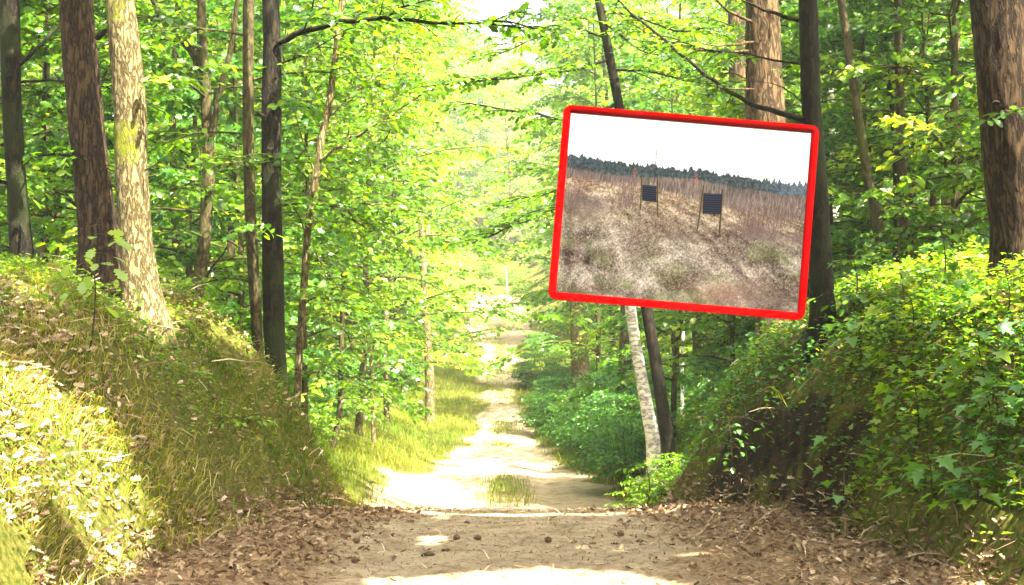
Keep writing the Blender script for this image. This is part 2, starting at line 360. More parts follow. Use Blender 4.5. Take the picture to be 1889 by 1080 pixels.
# ------------------------------------------------------------------ foliage growth
class Fol:
    """collects wood tubes and leaves of one plant"""
    def __init__(s, seed=0): s.w = MB(); s.ws = [s.w]; s.P = []; s.D = []; s.N_ = []; s.S = []; s.T = []; s.r = np.random.default_rng(seed)
    def leaves(s, P, D, Nn, S, T): s.P.append(P); s.D.append(D); s.N_.append(Nn); s.S.append(S); s.T.append(T)
    def branch(s, pts, r0, r1=None, seg=6, step=.12):
        pts = np.asarray(pts, float); r1 = r0 * .25 if r1 is None else r1
        Q, r = resample(pts, np.linspace(r0, r1, len(pts)), step)
        if s.w.n: s.w = MB(); s.ws.append(s.w)
        Q[1:-1] += s.r.normal(0, r0 * .22, (len(Q) - 2, 3)); V, F = tube(Q, r, seg); s.w.add(V, F); return Q
    def curve(s, p0, az, L, rise=.25, droop=.25, n=7, wig=.06):
        t = np.linspace(0, 1, n); P = np.zeros((n, 3))
        a = az + np.cumsum(s.r.normal(0, wig * 2, n)); dx = np.cos(a) * L / (n - 1); dy = np.sin(a) * L / (n - 1)
        P[1:, 0] = np.cumsum(dx[1:]); P[1:, 1] = np.cumsum(dy[1:]); P[:, 2] = L * (rise * t - droop * t * t)
        return P + np.asarray(p0)
    def twigleaves(s, P, leaf=.08, gap=.05, tilt=.5, tint=.5, flat=1., spread=.9):
        """leaves left and right along a twig polyline"""
        P = np.asarray(P, float); seg = np.diff(P, axis=0); L = np.concatenate([[0], np.cumsum(np.linalg.norm(seg, axis=1))])
        n = max(2, int(L[-1] / gap)); t = np.linspace(L[-1] * .15, L[-1], n)
        Q = np.stack([np.interp(t, L, P[:, i]) for i in range(3)], 1)
        d = P[-1] - P[0]; d /= np.linalg.norm(d) + 1e-9
        side = np.cross(d, [0, 0, 1.]); side /= np.linalg.norm(side) + 1e-9
        sg = np.where(np.arange(n) % 2 == 0, 1, -1)[:, None]
        D = d[None] * s.r.uniform(.3, 1, (n, 1)) + side[None] * sg * spread + s.r.normal(0, .25, (n, 3)); D[:, 2] -= .15
        Nn = np.array([0, 0, 1.])[None] * flat + s.r.normal(0, tilt, (n, 3))
        Q = Q + s.r.normal(0, leaf * .15, (n, 3))
        s.leaves(Q, D, Nn, leaf * s.r.uniform(.6, 1.25, n), np.clip(tint + s.r.normal(0, .16, n), 0, 1))
    def spray(s, P, leaf=.08, gap=.05, tw=.5, ntw=12, tint=.5, wood=True, t0=.2, tilt=.5, sub=0):
        """flat spray: alternating twigs along branch P, each carrying leaves"""
        P = np.asarray(P, float); L = np.concatenate([[0], np.cumsum(np.linalg.norm(np.diff(P, axis=0), axis=1))])
        for k, t in enumerate(np.linspace(t0, 1, ntw)):
            c = np.array([np.interp(t * L[-1], L, P[:, i]) for i in range(3)]); c2 = np.array([np.interp(min(1, t + .05) * L[-1], L, P[:, i]) for i in range(3)])
            d = c2 - c if t < .97 else P[-1] - P[-2]
            az = math.atan2(d[1], d[0]) + (1 if k % 2 else -1) * s.r.uniform(.5, 1.1) * (t < .97)
            l = tw * (1.15 - .55 * t) * s.r.uniform(.65, 1.2)
            Q = s.curve(c, az, l, s.r.uniform(-.05, .3), s.r.uniform(.1, .45), 5, .08)
            tn = tint + s.r.normal(0, .12)
            if wood: V, F = tube(Q, np.linspace(.006, .002, 5) * (1 + l), 3, cap=False); s.w.add(V, F)
            s.twigleaves(Q, leaf, gap, tilt, tn)
            for q in range(sub):
                b = Q[s.r.integers(1, 4)]; Q2 = s.curve(b, az + s.r.choice([-1, 1]) * s.r.uniform(.5, 1.2), l * .6, .15, .35, 4, .1)
                if wood: V, F = tube(Q2, np.linspace(.004, .002, 4), 3, cap=False); s.w.add(V, F)
                s.twigleaves(Q2, leaf, gap, tilt, tn)
        s.twigleaves(P[-3:], leaf, gap, tilt, tint)
    def leafmesh(s, name, tpl, mat, keep=None):
        P = np.concatenate(s.P); D = np.concatenate(s.D); Nn = np.concatenate(s.N_); S_ = np.concatenate(s.S); T = np.concatenate(s.T)
        if keep is not None:
            k = keep(P); P, D, Nn, S_, T = P[k], D[k], Nn[k], S_[k], T[k]
        return leaf_mesh(name, tpl, P, D, Nn, S_, T, M[mat])
    def nleaf(s): return sum(len(p) for p in s.P)

# ------------------------------------------------------------------ trees of the foreground, one by one
def trunk_mesh(px_pts, d, seg, ridge, top=9.5, lump=.12, vf=3., seed=0, flare=1.25, moss=None, dd=0.):
    pts = []; rad = []
    for (px, py, wd) in px_pts:
        p = at(px, py, d); pts.append(p); rad.append(wd / 2 * d / FPX)
    # up beyond the frame
    p0, p1 = pts[0], pts[min(2, len(pts) - 1)]; k = (p0 - p1); k = k / max(.2, k[2])
    if top > p0[2] + .5:
        h = top - p0[2]; pts = [p0 + k * h * .8 + np.array([0, dd, h * .2]), p0 + k * h * .45 + np.array([0, dd * .4, .05 * h])] + pts; rad = [rad[0] * .45, rad[0] * .8] + rad
    e = pts[-1]; gzz = float(gz(e[0], e[1]))
    if e[2] > gzz + .05:
        pts += [np.array([e[0], e[1], gzz + .05])]; rad += [rad[-1] * 1.05]
    base = pts[-1].copy(); base[2] = gzz
    pts += [base + [0, 0, -.25]]; rad += [rad[-1] * flare * 1.1]
    P = np.array(pts[::-1]); r = np.array(rad[::-1])
    Q, rr = resample(P, r, .035 if ridge > 0 and r.max() > .06 else .15)
    hgt = Q[:, 2] - gzz; rr = rr * (1 + (flare - 1) * np.exp(-np.clip(hgt, 0, 9) / .22))
    V, F = tube(Q, rr, seg, ridge, seed, True, lump, vf)
    a = np.zeros(len(V))
    if moss: a = moss(V)
    mb = MB(); mb.add(V, F, a)
    return mb, base, Q, rr

SHADE_ROOTS = []          # (root, top point) trees that the added shade leaves are parented to
def tree(name, label, px_pts, d, bark, cat='tree', seg=10, ridge=0., crown_or_shade=True, group=None, branches=None, leafmat_='leaf', tpl=OAK, **kw):
    mb, base, Q, rr = trunk_mesh(px_pts, d, seg, ridge, **kw)
    root = thing(name, label, cat, base, group)
    f = None
    if branches:
        f = Fol(int(d * 100) + len(label)); branches(f, Q)
    link('trunk', mb.mesh('trunk', M[bark], True), root)
    if f is not None:
        for b_ in f.ws:
            if b_.n: link('branch', b_.mesh('branch', M[bark], True), root)
        if f.P: link('leaves', f.leafmesh('leaves', tpl, leafmat_), root)
    if crown_or_shade: SHADE_ROOTS.append((root, Q[-1]))
    return root

def pxb(f, pts, r0, r1=None, seg=6):
    """a branch drawn through picture points with their distances"""
    return f.branch([at(*p) for p in pts], r0, r1, seg)

def b_farleft(f, Q):
    b = pxb(f, [(36, 118, 14), (60, 95, 14.1), (88, 70, 14.3), (112, 45, 14.5)], .03, .012)
    b = pxb(f, [(22, 340, 14), (-10, 330, 13.8), (-40, 320, 13.6)], .025, .01)
    b = pxb(f, [(30, 400, 14), (45, 430, 13.8), (55, 460, 13.6)], .015, .006)
    for z, az, l in [(4.2, .3, 1.5), (4.8, 2.6, 1.2), (5.2, -.6, 1.6), (3.4, -.4, 1.2)]:
        k = np.argmin(abs(Q[:, 2] - z)); c = f.curve(Q[k], az, l, .3, .4); f.branch(c, .016, .005); f.spray(c, .09, .06, .5, 9, .35)
tree('oak_tree', 'dark slender trunk at the far left edge of the photo with a forking branch', [(17, -20, 38), (22, 200, 36), (30, 330, 36), (40, 470, 42)], 14, 'bark_dark', 'tree', 14, .004, branches=b_farleft)

def b_red(f, Q):
    pxb(f, [(180, 70, 13.4), (190, 62, 13.3), (198, 56, 13.2)], .03, .022)
    pxb(f, [(198, 440, 13.3), (230, 430, 13.1), (250, 418, 12.9)], .008, .003)
tree('pine_tree', 'thick reddish brown trunk standing just left of the pale mossy trunk', [(138, -20, 62), (150, 120, 66), (165, 280, 66), (182, 420, 72), (190, 520, 84)], 13.6, 'bark_pine', 'tree', 72, .011, vf=3.2, seed=3, flare=1.35, branches=b_red, lump=.16)

def mossy(V):
    px, py, _ = to_px(V)
    a = .66 * np.exp(-((py - 262) / 52) ** 4) * (1 - sstep(px, 246, 270)) + .55 * (py < 40) * (1 - sstep(px, 225, 245)) + .25 * sstep(py, 300, 420) * (1 - sstep(py, 430, 520)) * (px < 240)
    return a + .36 * sstep(py, 545, 600)
def b_pale(f, Q):
    pxb(f, [(268, 314, 12.9), (282, 306, 12.8), (297, 297, 12.7)], .010, .004)
    c = pxb(f, [(262, 155, 12.9), (275, 140, 12.8), (290, 145, 12.7)], .008, .004)
    f.twigleaves(c, .10, .05, .5, .95); f.twigleaves(c + np.array([.06, 0, 0]), .10, .05, .4, .95)
tree('oak_tree', 'pale sunlit trunk with a yellow green moss patch, on top of the left bank', [(219, -20, 54), (232, 100, 58), (240, 200, 60), (242, 320, 60), (251, 450, 62), (260, 540, 70), (266, 590, 78)], 13.0, 'bark_pale', 'tree', 72, .008, vf=5, seed=11, moss=mossy, flare=1.2, branches=b_pale, tpl=OAK, leafmat_='leaf_pale')

def b_fork(f, Q):
    pxb(f, [(384, 175, 17), (362, 110, 17.1), (335, 70, 17.2), (300, 35, 17.3), (270, -20, 17.4)], .06, .03)
    pxb(f, [(384, 300, 17), (398, 200, 16.9), (415, 140, 16.8), (432, 70, 16.7), (440, -30, 16.6)], .045, .025)
    pxb(f, [(372, 520, 17), (395, 490, 16.8), (420, 455, 16.6)], .02, .008)
    for z, az, l in [(2.6, 0, 1.6), (3.2, 3, 1.8), (3.8, -.5, 1.9), (4.2, 2.4, 1.8), (4.7, .5, 1.8), (5.2, 3.6, 2.0), (3.4, -1.4, 1.6), (2.9, 4.2, 1.5), (4.6, -1.8, 1.8)]:
        k = np.argmin(abs(Q[:, 2] - z)); c = f.curve(Q[k], az, l, .25, .35); f.branch(c, .018, .005); f.spray(c, .10, .055, .6, 10, .35, sub=1)
tree('oak_tree', 'grey green trunk forking high up, behind the left bank', [(372, -30, 16), (372, 60, 18), (380, 180, 20), (386, 300, 24), (378, 440, 24), (362, 560, 26), (356, 640, 30)], 17, 'bark_mid', 'tree', 14, .004, branches=b_fork)

def b_twin(f, Q):
    for z, az, l in [(2.3, 2.9, 1.5), (3.1, .2, 1.5), (3.9, 2.7, 1.6), (4.5, -.3, 1.6), (5.0, 3.3, 1.6), (3.5, -1.5, 1.4)]:
        k = np.argmin(abs(Q[:, 2] - z)); c = f.curve(Q[k], az, l, .25, .35); f.branch(c, .014, .004); f.spray(c, .09, .055, .55, 9, .4, sub=1)
tree('oak_tree', 'thin dark trunk close behind the left side of the black trunk', [(459, -20, 22), (458, 120, 21), (458, 260, 21), (462, 400, 22), (470, 540, 22), (477, 660, 21), (480, 740, 22)], 15.4, 'bark_mid', 'tree', 14, .003, branches=b_twin)

def b_black(f, Q):
    P = [(512, 80, 14.8), (545, 62, 14.7), (590, 48, 14.5), (650, 36, 14.3), (710, 34, 14.2), (770, 40, 14.1), (830, 42, 14.0), (890, 44, 13.9), (960, 52, 13.8)]
    c = pxb(f, P, .035, .010)
    f.spray(c, .11, .055, .42, 22, .45, t0=.25)
    c = pxb(f, [(700, 30, 14.2), (740, 14, 14.1), (780, 4, 14), (830, -12, 13.9)], .014, .006); f.spray(c, .10, .055, .45, 12, .5, t0=0)
    c = pxb(f, [(890, 44, 13.9), (940, 35, 13.8), (985, 60, 13.7), (1040, 40, 13.6)], .012, .005); f.spray(c, .11, .055, .5, 12, .4, t0=.1)
    c = pxb(f, [(560, 58, 14.6), (575, 20, 14.5), (585, -30, 14.4)], .012, .006); f.spray(c, .10, .06, .5, 8, .4)
    c = pxb(f, [(515, 118, 14.8), (555, 105, 14.7), (605, 75, 14.6), (640, 55, 14.5)], .010, .005); f.spray(c, .09, .06, .4, 8, .5)
    pxb(f, [(486, 215, 14.8), (478, 212, 14.75), (474, 208, 14.7)], .02, .012)
    for pts, tn in [([(520, 290, 14.8), (500, 300, 14.3), (560, 290, 14.0)], .35), ([(505, 430, 14.7), (480, 415, 14.1), (455, 420, 13.8)], .45), ([(505, 180, 14.7), (530, 190, 14.2), (560, 200, 13.9)], .3)]:
        c = pxb(f, pts, .010, .004); f.spray(c, .11, .05, .35, 8, tn, t0=.5)
tree('oak_tree', 'black upright trunk ending the left bank, its long branch arching over the track',
     [(499, -20, 30), (503, 80, 34), (501, 220, 38), (501, 350, 37), (503, 450, 39), (505, 600, 41), (510, 700, 38), (512, 752, 40)], 14.9, 'bark_dark', 'tree', 36, .006, branches=b_black, lump=.2, flare=1.15)

def b_slender(f, Q):
    def br(P, r, tn, leaf=.09, tw=.45, n=12, t0=.15, sub=1):
        c = pxb(f, P, r, r * .35); f.spray(c, leaf, .05, tw, n, tn, t0=t0, sub=sub)
    br([(584, 300, 15.8), (650, 256, 15.6), (700, 228, 15.4), (785, 168, 15.1)], .022, .5, n=16)
    br([(607, 215, 15.8), (660, 165, 15.8), (720, 125, 15.9), (770, 90, 16)], .016, .55)
    br([(578, 358, 15.8), (640, 372, 15.5), (700, 380, 15.3), (760, 402, 15.1)], .018, .45, n=14)
    br([(578, 362, 15.8), (640, 398, 15.5), (690, 430, 15.3), (730, 480, 15.1)], .016, .5, n=14)
    br([(583, 322, 15.8), (558, 260, 15.7), (535, 170, 15.6)], .014, .4)
    br([(566, 430, 15.8), (548, 395, 15.7), (528, 350, 15.5)], .012, .45)
    br([(560, 560, 15.8), (590, 545, 15.6), (640, 520, 15.4)], .014, .6, n=8)
    br([(622, 80, 15.8), (650, 40, 15.7), (690, 0, 15.6)], .012, .45)
    br([(612, 140, 15.8), (590, 90, 15.8), (575, 40, 15.7)], .012, .45)
    br([(566, 440, 15.8), (600, 500, 15.5), (610, 560, 15.2), (612, 620, 15.0)], .010, .6, n=9)
tree('sapling_tree', 'slender light barked young tree curving up beside the black trunk', [(634, -30, 11), (622, 80, 12), (608, 190, 13), (592, 260, 14), (582, 330, 15), (568, 420, 15), (560, 540, 14), (552, 650, 14), (547, 770, 16)], 15.8, 'bark_pale', 'tree', 10, .002, branches=b_slender, top=6.5, crown_or_shade=False)

# --- right side
def b_lean(f, Q):
    def br(P, r, tn, leaf=.10, tw=.6, n=14, t0=.1, sub=1):
        c = pxb(f, P, r, r * .35); f.spray(c, leaf, .055, tw, n, tn, t0=t0, sub=sub)
    br([(1140, 190, 19), (1085, 215, 18.8), (1035, 224, 18.5), (985, 208, 18.3), (930, 204, 18.1), (860, 190, 18)], .028, .42, n=22)
    br([(1168, 372, 19), (1100, 378, 18.6), (1030, 385, 18.2), (950, 415, 17.9), (870, 450, 17.7)], .03, .30, n=22, tw=.75)
    br([(1168, 340, 19), (1100, 340, 18.6), (1020, 355, 18.3), (930, 375, 18.1)], .022, .45, n=16, tw=.6)
    br([(1125, 110, 19), (1060, 130, 18.7), (980, 140, 18.5), (880, 150, 18.4), (780, 160, 18.3)], .022, .5, n=20, tw=.7)
    br([(1118, 70, 19), (1060, 50, 18.8), (990, 70, 18.6), (900, 110, 18.4)], .02, .45, n=16)
    br([(1108, 20, 19), (1170, 30, 18.8), (1250, 60, 18.6), (1330, 50, 18.4)], .02, .5, n=16)
    br([(1130, 130, 19), (1190, 130, 18.8), (1270, 150, 18.6), (1350, 160, 18.5)], .02, .4, n=16)
    br([(1112, 40, 19), (1180, 95, 18.5), (1260, 110, 18.2)], .016, .35, n=12)
tree('oak_tree', 'thin dark leaning trunk seen above and below the framed picture', [(1100, -20, 15), (1120, 80, 17), (1141, 190, 18), (1170, 400, 20), (1195, 580, 22), (1215, 700, 23), (1233, 822, 26)], 19, 'bark_dark', 'tree', 14, .004, branches=b_lean, leafmat_='leaf')
tree('birch_tree', 'white birch trunk leaning beside the thin dark trunk below the framed picture', [(1165, 300, 14), (1155, 440, 17), (1163, 570, 20), (1173, 640, 21), (1184, 700, 22), (1205, 812, 27)], 19.6, 'bark_birch', 'tree', 16, .002, top=0, crown_or_shade=False, flare=1.1)

def b_pine(f, Q):
    for P, r in [([(1390, 165, 16.3), (1340, 166, 16), (1300, 165, 15.8)], .014), ([(1390, 78, 16.3), (1330, 86, 15.9), (1290, 80, 15.7)], .016), ([(1380, 95, 16.3), (1300, 96, 15.8), (1200, 66, 15.5), (1130, 20, 15.2)], .02), ([(1385, 40, 16.3), (1340, 20, 16), (1300, -20, 15.8)], .02)]:
        pxb(f, P, r, r * .3)
tree('pine_tree', 'wide furrowed pine trunk behind the framed picture, tan on its sunlit right side', [(1405, -20, 62), (1412, 200, 72), (1424, 400, 78), (1434, 600, 84), (1438, 690, 90)], 16.5, 'bark_tan', 'tree', 72, .014, vf=2.6, seed=21, branches=b_pine, lump=.14)

def b_rdark(f, Q):
    def br(P, r, tn=None, leaf=.085, tw=.4, n=12, t0=.3):
        c = pxb(f, P, r, r * .3)
        if tn is not None: f.spray(c, leaf, .055, tw, n, tn, t0=t0)
    br([(1482, 222, 13.2), (1440, 210, 13.3), (1390, 196, 13.5), (1340, 168, 13.7), (1290, 130, 13.9), (1230, 78, 14.1), (1170, 30, 14.3), (1130, -10, 14.5)], .030, .35, n=16)
    br([(1474, 38, 13.2), (1430, 26, 13.3), (1390, 12, 13.4), (1350, -10, 13.5)], .022)
    br([(1476, 118, 13.2), (1430, 112, 13.3), (1370, 98, 13.4), (1300, 94, 13.6), (1240, 70, 13.7)], .014, .4)
    br([(1480, 190, 13.2), (1450, 160, 13.3), (1400, 150, 13.4)], .008)
    br([(1515, 190, 13.4), (1530, 160, 13.5), (1538, 120, 13.6)], .008)
    br([(1500, 120, 13.4), (1480, 118, 13.5), (1460, 126, 13.6)], .006, .55, n=5, leaf=.10, tw=.2)
    br([(1535, 320, 13.4), (1560, 316, 13.5), (1600, 312, 13.6)], .006)
tree('spruce_tree', 'dark straight trunk carrying the framed picture on the right bank', [(1490, -20, 35), (1497, 200, 36), (1507, 350, 40), (1514, 480, 43), (1518, 590, 47)], 13.3, 'bark_dark', 'tree', 36, .005, seed=31, branches=b_rdark, lump=.16)

def b_sm(f, Q):
    for z, az, l in [(2.9, 0.2, 1.2), (3.5, 3, 1.3), (4.1, -.5, 1.5), (4.6, 2.4, 1.4), (5.1, .5, 1.5), (3.2, -1.4, 1.2)]:
        k = np.argmin(abs(Q[:, 2] - z)); c = f.curve(Q[k], az, l, .25, .35); f.branch(c, .012, .004); f.spray(c, .09, .055, .5, 9, .5, sub=1)
tree('oak_tree', 'slim leaning trunk right of the framed picture, sloping down to the right', [(1549, -20, 15), (1567, 100, 17), (1585, 225, 17), (1600, 320, 19), (1620, 410, 20), (1634, 510, 22)], 17.2, 'bark_mid', 'tree', 14, .004, branches=b_sm)
def b_sm2(f, Q):
    pxb(f, [(1658, 155, 18), (1690, 120, 17.9), (1712, 60, 17.8), (1718, -10, 17.7)], .018, .01)
    pxb(f, [(1660, 170, 18), (1635, 110, 17.9), (1625, 90, 17.8)], .016, .008)
    b_sm(f, Q)
tree('oak_tree', 'slim upright trunk in the bright wood with a thinner stem at its left', [(1656, -20, 15), (1658, 100, 16), (1661, 250, 17), (1667, 380, 20), (1674, 500, 22)], 18, 'bark_mid', 'tree', 14, .004, branches=b_sm2)
tree('sapling_tree', 'thin dark stem close left of the slim upright trunk', [(1630, 100, 8), (1645, 180, 10), (1652, 300, 11), (1655, 400, 11), (1652, 490, 13)], 18.4, 'bark_dark', 'tree', 8, .0, top=0, crown_or_shade=False)
def b_big(f, Q):
    pxb(f, [(1848, 200, 11.8), (1840, 180, 11.6), (1830, 190, 11.4)], .01, .005)
    c = pxb(f, [(1850, 210, 11.8), (1868, 205, 11.4), (1892, 200, 11.2)], .008, .004); f.spray(c, .12, .06, .3, 6, .3)
tree('oak_tree', 'massive dark brown trunk cut by the right edge of the photo', [(1850, -20, 120), (1862, 150, 122), (1876, 300, 122), (1890, 420, 122), (1898, 520, 135)], 12, 'bark_pine', 'tree', 96, .015, vf=2.6, seed=41, lump=.2, branches=b_big)

# --- slighter trunks farther in, each told apart by where it stands
FARTR = [
 ('pine_tree', 'pale tan trunk half hidden by leaves left of the massive dark trunk', [(1760, 40, 24), (1756, 230, 28), (1753, 350, 34), (1752, 470, 34)], 26, 'bark_tan'),
 ('birch_tree', 'speckled white trunk in leaves right of the dark trunk carrying the picture', [(1522, 0, 16), (1528, 150, 18), (1535, 330, 22), (1540, 440, 24)], 28, 'bark_birch'),
 ('pine_tree', 'tan trunk showing at the top edge left of the wide furrowed pine', [(1356, -10, 30), (1360, 120, 32), (1366, 400, 34), (1372, 600, 34)], 25, 'bark_tan'),
 ('oak_tree', 'left one of the two grey trunks side by side under the framed picture', [(1284, 300, 24), (1288, 480, 28), (1292, 600, 31), (1300, 745, 36)], 29, 'bark_mid'),
 ('oak_tree', 'right one of the two tan trunks side by side under the framed picture', [(1306, 300, 22), (1309, 480, 24), (1312, 600, 26), (1318, 720, 28)], 31, 'bark_tan'),
 ('birch_tree', 'very thin white stem left of the two trunks under the framed picture', [(1262, 500, 5), (1260, 600, 6), (1258, 700, 7)], 27, 'bark_birch'),
 ('oak_tree', 'brown trunk just left of the leaning birch under the framed picture', [(1158, 500, 20), (1154, 600, 22), (1153, 700, 25)], 32, 'bark_mid'),
 ('oak_tree', 'short looking sunlit trunk among bushes right of the far track', [(1058, 480, 22), (1064, 560, 26), (1070, 655, 34)], 40, 'bark_pale'),
 ('oak_tree', 'small pale trunk low in the leaves left of the far track', [(776, 400, 10), (784, 550, 13), (793, 700, 17)], 38, 'bark_pale'),
 ('birch_tree', 'thin pale stem standing in the bright undergrowth left of the track', [(682, 560, 5), (684, 660, 6), (689, 808, 8)], 28, 'bark_pale'),
 ('oak_tree', 'thin dark trunk in shade between the birch and the two grey trunks', [(1232, 480, 8), (1240, 600, 10), (1250, 700, 12)], 30, 'bark_mid'),
 ('oak_tree', 'dim trunk left of the wide pine base under the framed picture', [(1392, 560, 14), (1396, 620, 15), (1400, 670, 16)], 22, 'bark_dark'),
 ('birch_tree', 'tiny white stem beside the top end of the track', [(930, 480, 2), (934, 510, 2.6), (937, 552, 3)], 88, 'bark_birch'),
 ('oak_tree', 'thin grey trunk seen between the forked tree and the black trunk', [(428, 60, 12), (430, 300, 14), (425, 520, 16), (420, 640, 18)], 22, 'bark_mid'),
 ('oak_tree', 'dim slim trunk close right of the pale mossy trunk', [(330, -10, 12), (318, 200, 13), (322, 400, 14), (330, 560, 16)], 24, 'bark_mid'),
 ('oak_tree', 'dim slim trunk between the far left trunk and the reddish trunk', [(88, -10, 14), (84, 200, 14), (80, 380, 16), (78, 480, 18)], 23, 'bark_mid'),
 ('oak_tree', 'slim grey trunk right of the tan trunk near the right edge', [(1795, 300, 9), (1790, 400, 11), (1788, 480, 12)], 24, 'bark_mid'),
]
for nme, lab, pts, d, bk in FARTR:
    tree(nme, lab, pts, d, bk, 'tree', 14, .003 if d < 45 else 0., crown_or_shade=False, top=(7 if pts[0][1] < 50 else 0), flare=1.15)

# ------------------------------------------------------------------ overlaid inset with a red border, built as an added board at the trunk
def build_board():
    d = 12.85
    TL, TR, BR_, BL = [at(px, py, d) for px, py in [(1041, 193), (1513, 233), (1483, 592), (1010, 552)]]
    cen = (TL + TR + BR_ + BL) / 4
    ex = (TR - TL + BR_ - BL) / 2; W = np.linalg.norm(ex); ex /= W
    ey = (TL - BL + TR - BR_) / 2; H = np.linalg.norm(ey); ey = ey - ex * np.dot(ex, ey); ey /= np.linalg.norm(ey)
    ez = np.cross(ex, ey)                                  # towards the camera
    root = thing('framed_inset', 'tilted red framed picture of a dry meadow with two black boards, an overlaid inset', 'picture', cen)
    def P(x, y, z): return ex * x + ey * y + ez * z       # local to the root
    fw = .070 * 1.0 * (W / 2.33)
    # rounded frame
    def rrect(w_, h_, r, n=7):
        o = []
        for cx, cy, a0 in [(w_ / 2 - r, h_ / 2 - r, 0), (-w_ / 2 + r, h_ / 2 - r, 90), (-w_ / 2 + r, -h_ / 2 + r, 180), (w_ / 2 - r, -h_ / 2 + r, 270)]:
            for k in range(n):
                a = R(a0 + 90 * k / (n - 1)); o.append((cx + r * math.cos(a), cy + r * math.sin(a)))
        return np.array(o)
    out = rrect(W, H, .075); out2 = rrect(W - .004, H - .004, .074); inn = rrect(W - 2 * fw, H - 2 * fw, .003); n = len(out)
    rings = [(out, -.02), (out, .0035), (out2, .004), (inn, .004), (inn, -.001)]
    V = np.array([P(x, y, z) for ring, z in rings for x, y in ring]); F = []
    for k in range(len(rings) - 1):
        a = k * n; j = np.arange(n); j2 = (j + 1) % n; F.append(np.stack([a + j, a + j2, a + n + j2, a + n + j], 1))
    red, t, o_ = newmat('red_paint'); p = N(t, 'ShaderNodeBsdfPrincipled'); p.inputs['Base Color'].default_value = (.205, .0005, .0005, 1); p.inputs['Roughness'].default_value = 1; p.inputs['Specular IOR Level'].default_value = 0; t.links.new(p.outputs[0], o_.inputs[0])
    link('frame', mesh_np('frame', V, F, red), root, (0, 0, 0))
    bw, t, o_ = newmat('backing_wood'); p = N(t, 'ShaderNodeBsdfPrincipled'); p.inputs['Base Color'].default_value = (.2, .13, .07, 1); t.links.new(p.outputs[0], o_.inputs[0])
    bk = rrect(W - .004, H - .004, .073); V = np.array([P(x, y, z) for z in (-.032, -.012) for x, y in bk] + [P(0, 0, -.032), P(0, 0, -.012)])
    j = np.arange(n); j2 = (j + 1) % n
    link('backing_board', mesh_np('backing_board', V, [np.stack([j2, j, np.full(n, 2 * n)], 1), np.stack([n + j, n + j2, np.full(n, 2 * n + 1)], 1), np.stack([j, j2, n + j2, n + j], 1)], bw), root, (0, 0, 0))
    # the printed picture: one coloured point every few millimetres
    iw, ih = W - 2 * fw, H - 2 * fw
    nx_, ny_ = 460, 345
    r = np.random.default_rng(5)
    O = np.array([1052.0, 205.0]); e1 = np.array([.9966, .083]); e2 = np.array([-.083, .9966]); SX, SY = 449.5, 338.0
    def uv(px, py): q = np.array([px, py]) - O; return np.dot(q, e1) / SX, np.dot(q, e2) / SY
    u = np.linspace(0, 1, nx_)[None, :] + np.zeros((ny_, 1)); v = np.linspace(0, 1, ny_)[:, None] + np.zeros((1, nx_))
    X_, Y_ = u * nx_, v * ny_
    c = lambda *a: np.array(a, float)
    img = np.zeros((ny_, nx_, 3)) + c(255, 255, 255)
    def mixin(mask, col): 
        m_ = np.clip(mask, 0, 1)[..., None]; img[:] = img * (1 - m_) + col * m_
    # meadow
    persp = 1 / (.10 + np.clip(v - .36, 0, 1)); n1 = fbm(u * 34 * (persp * .22 + .3), v * 60 * (persp * .22 + .3), 71, 5); n2 = fbm(u * 9, v * 15, 72, 4); n3 = fbm(X_ / 2.2, Y_ / 2.0, 73, 2)
    g_ = np.clip((n1 - .5) * 1.6 + (n3 - .5) * 1.5, -1, 1)[..., None]
    base = c(150, 139, 126) + (c(178, 160, 134) - c(150, 139, 126)) * np.clip(1 - (v - .42) * 4.0, 0, 1)[..., None]
    mead = base + g_ * c(92, 90, 86) + ((n2 - .5) * 115)[..., None]
    greenm = np.clip((fbm(u * 11, v * 14, 75, 4) - .52) * 6, 0, 1) * sstep(v, .5, .72); mead = mead * (1 - .42 * greenm[..., None]) + c(112, 125, 72) * .42 * greenm[..., None]
    brn = np.clip((fbm(u * 6, v * 9, 78, 4) - .5) * 5, 0, 1); mead -= brn[..., None] * c(28, 34, 30)
    edge0 = .235 + .055 * u
    mead -= np.clip((fbm(u * 16, v * 26, 99, 5) - .5) * 5, 0, 1)[..., None] * c(24, 27, 26)
    img[:] = np.where((v > .30)[..., None], mead, img)
    # brush zone
    zb = .352 + .14 * u + .02 * (fbm(u * 25, v * 0 + 3, 80) - .5) - .03 * np.exp(-((u - .35) / .15) ** 2)
    st = fbm(X_ / 1.3, Y_ / 11, 82, 3); brush = c(116, 102, 98) + ((st - .5) * 110)[..., None] + ((fbm(u * 7, v * 9, 84) - .5) * 50)[..., None] * c(1, .95, .9)
    mixin(1 - sstep(v + (st - .5) * .05, zb - .012, zb + .012), brush)
    # far fir line and sky
    tl = edge0 + .012 * (fbm(u * 9, v * 0, 86) - .5) + .012 * (fbm(u * 26, v * 0 + 1, 85, 2) - .5)
    spk = (vnoise(X_ / 1.8, Y_ * 0 + 5, 87) * .5 + vnoise(X_ / 5.5, Y_ * 0 + 9, 88) * .5) * .044
    thick = .066 + .012 * np.sin(u * 9) - .012 * u
    fir = c(60, 72, 78) + ((fbm(X_ / 2.5, Y_ / 3, 89, 3) - .5) * 110)[..., None] + c(25, 28, 38) * sstep(u, .8, .92)[..., None]
    mixin((1 - sstep(v, tl + thick - .006, tl + thick + .012)), fir)
    sk = c(284, 283, 283) - sstep(v, .05, .25)[..., None] * c(6, 5, 3)
    mixin(sstep(-(v - (tl + .022 - spk)), -.004, .004), sk)
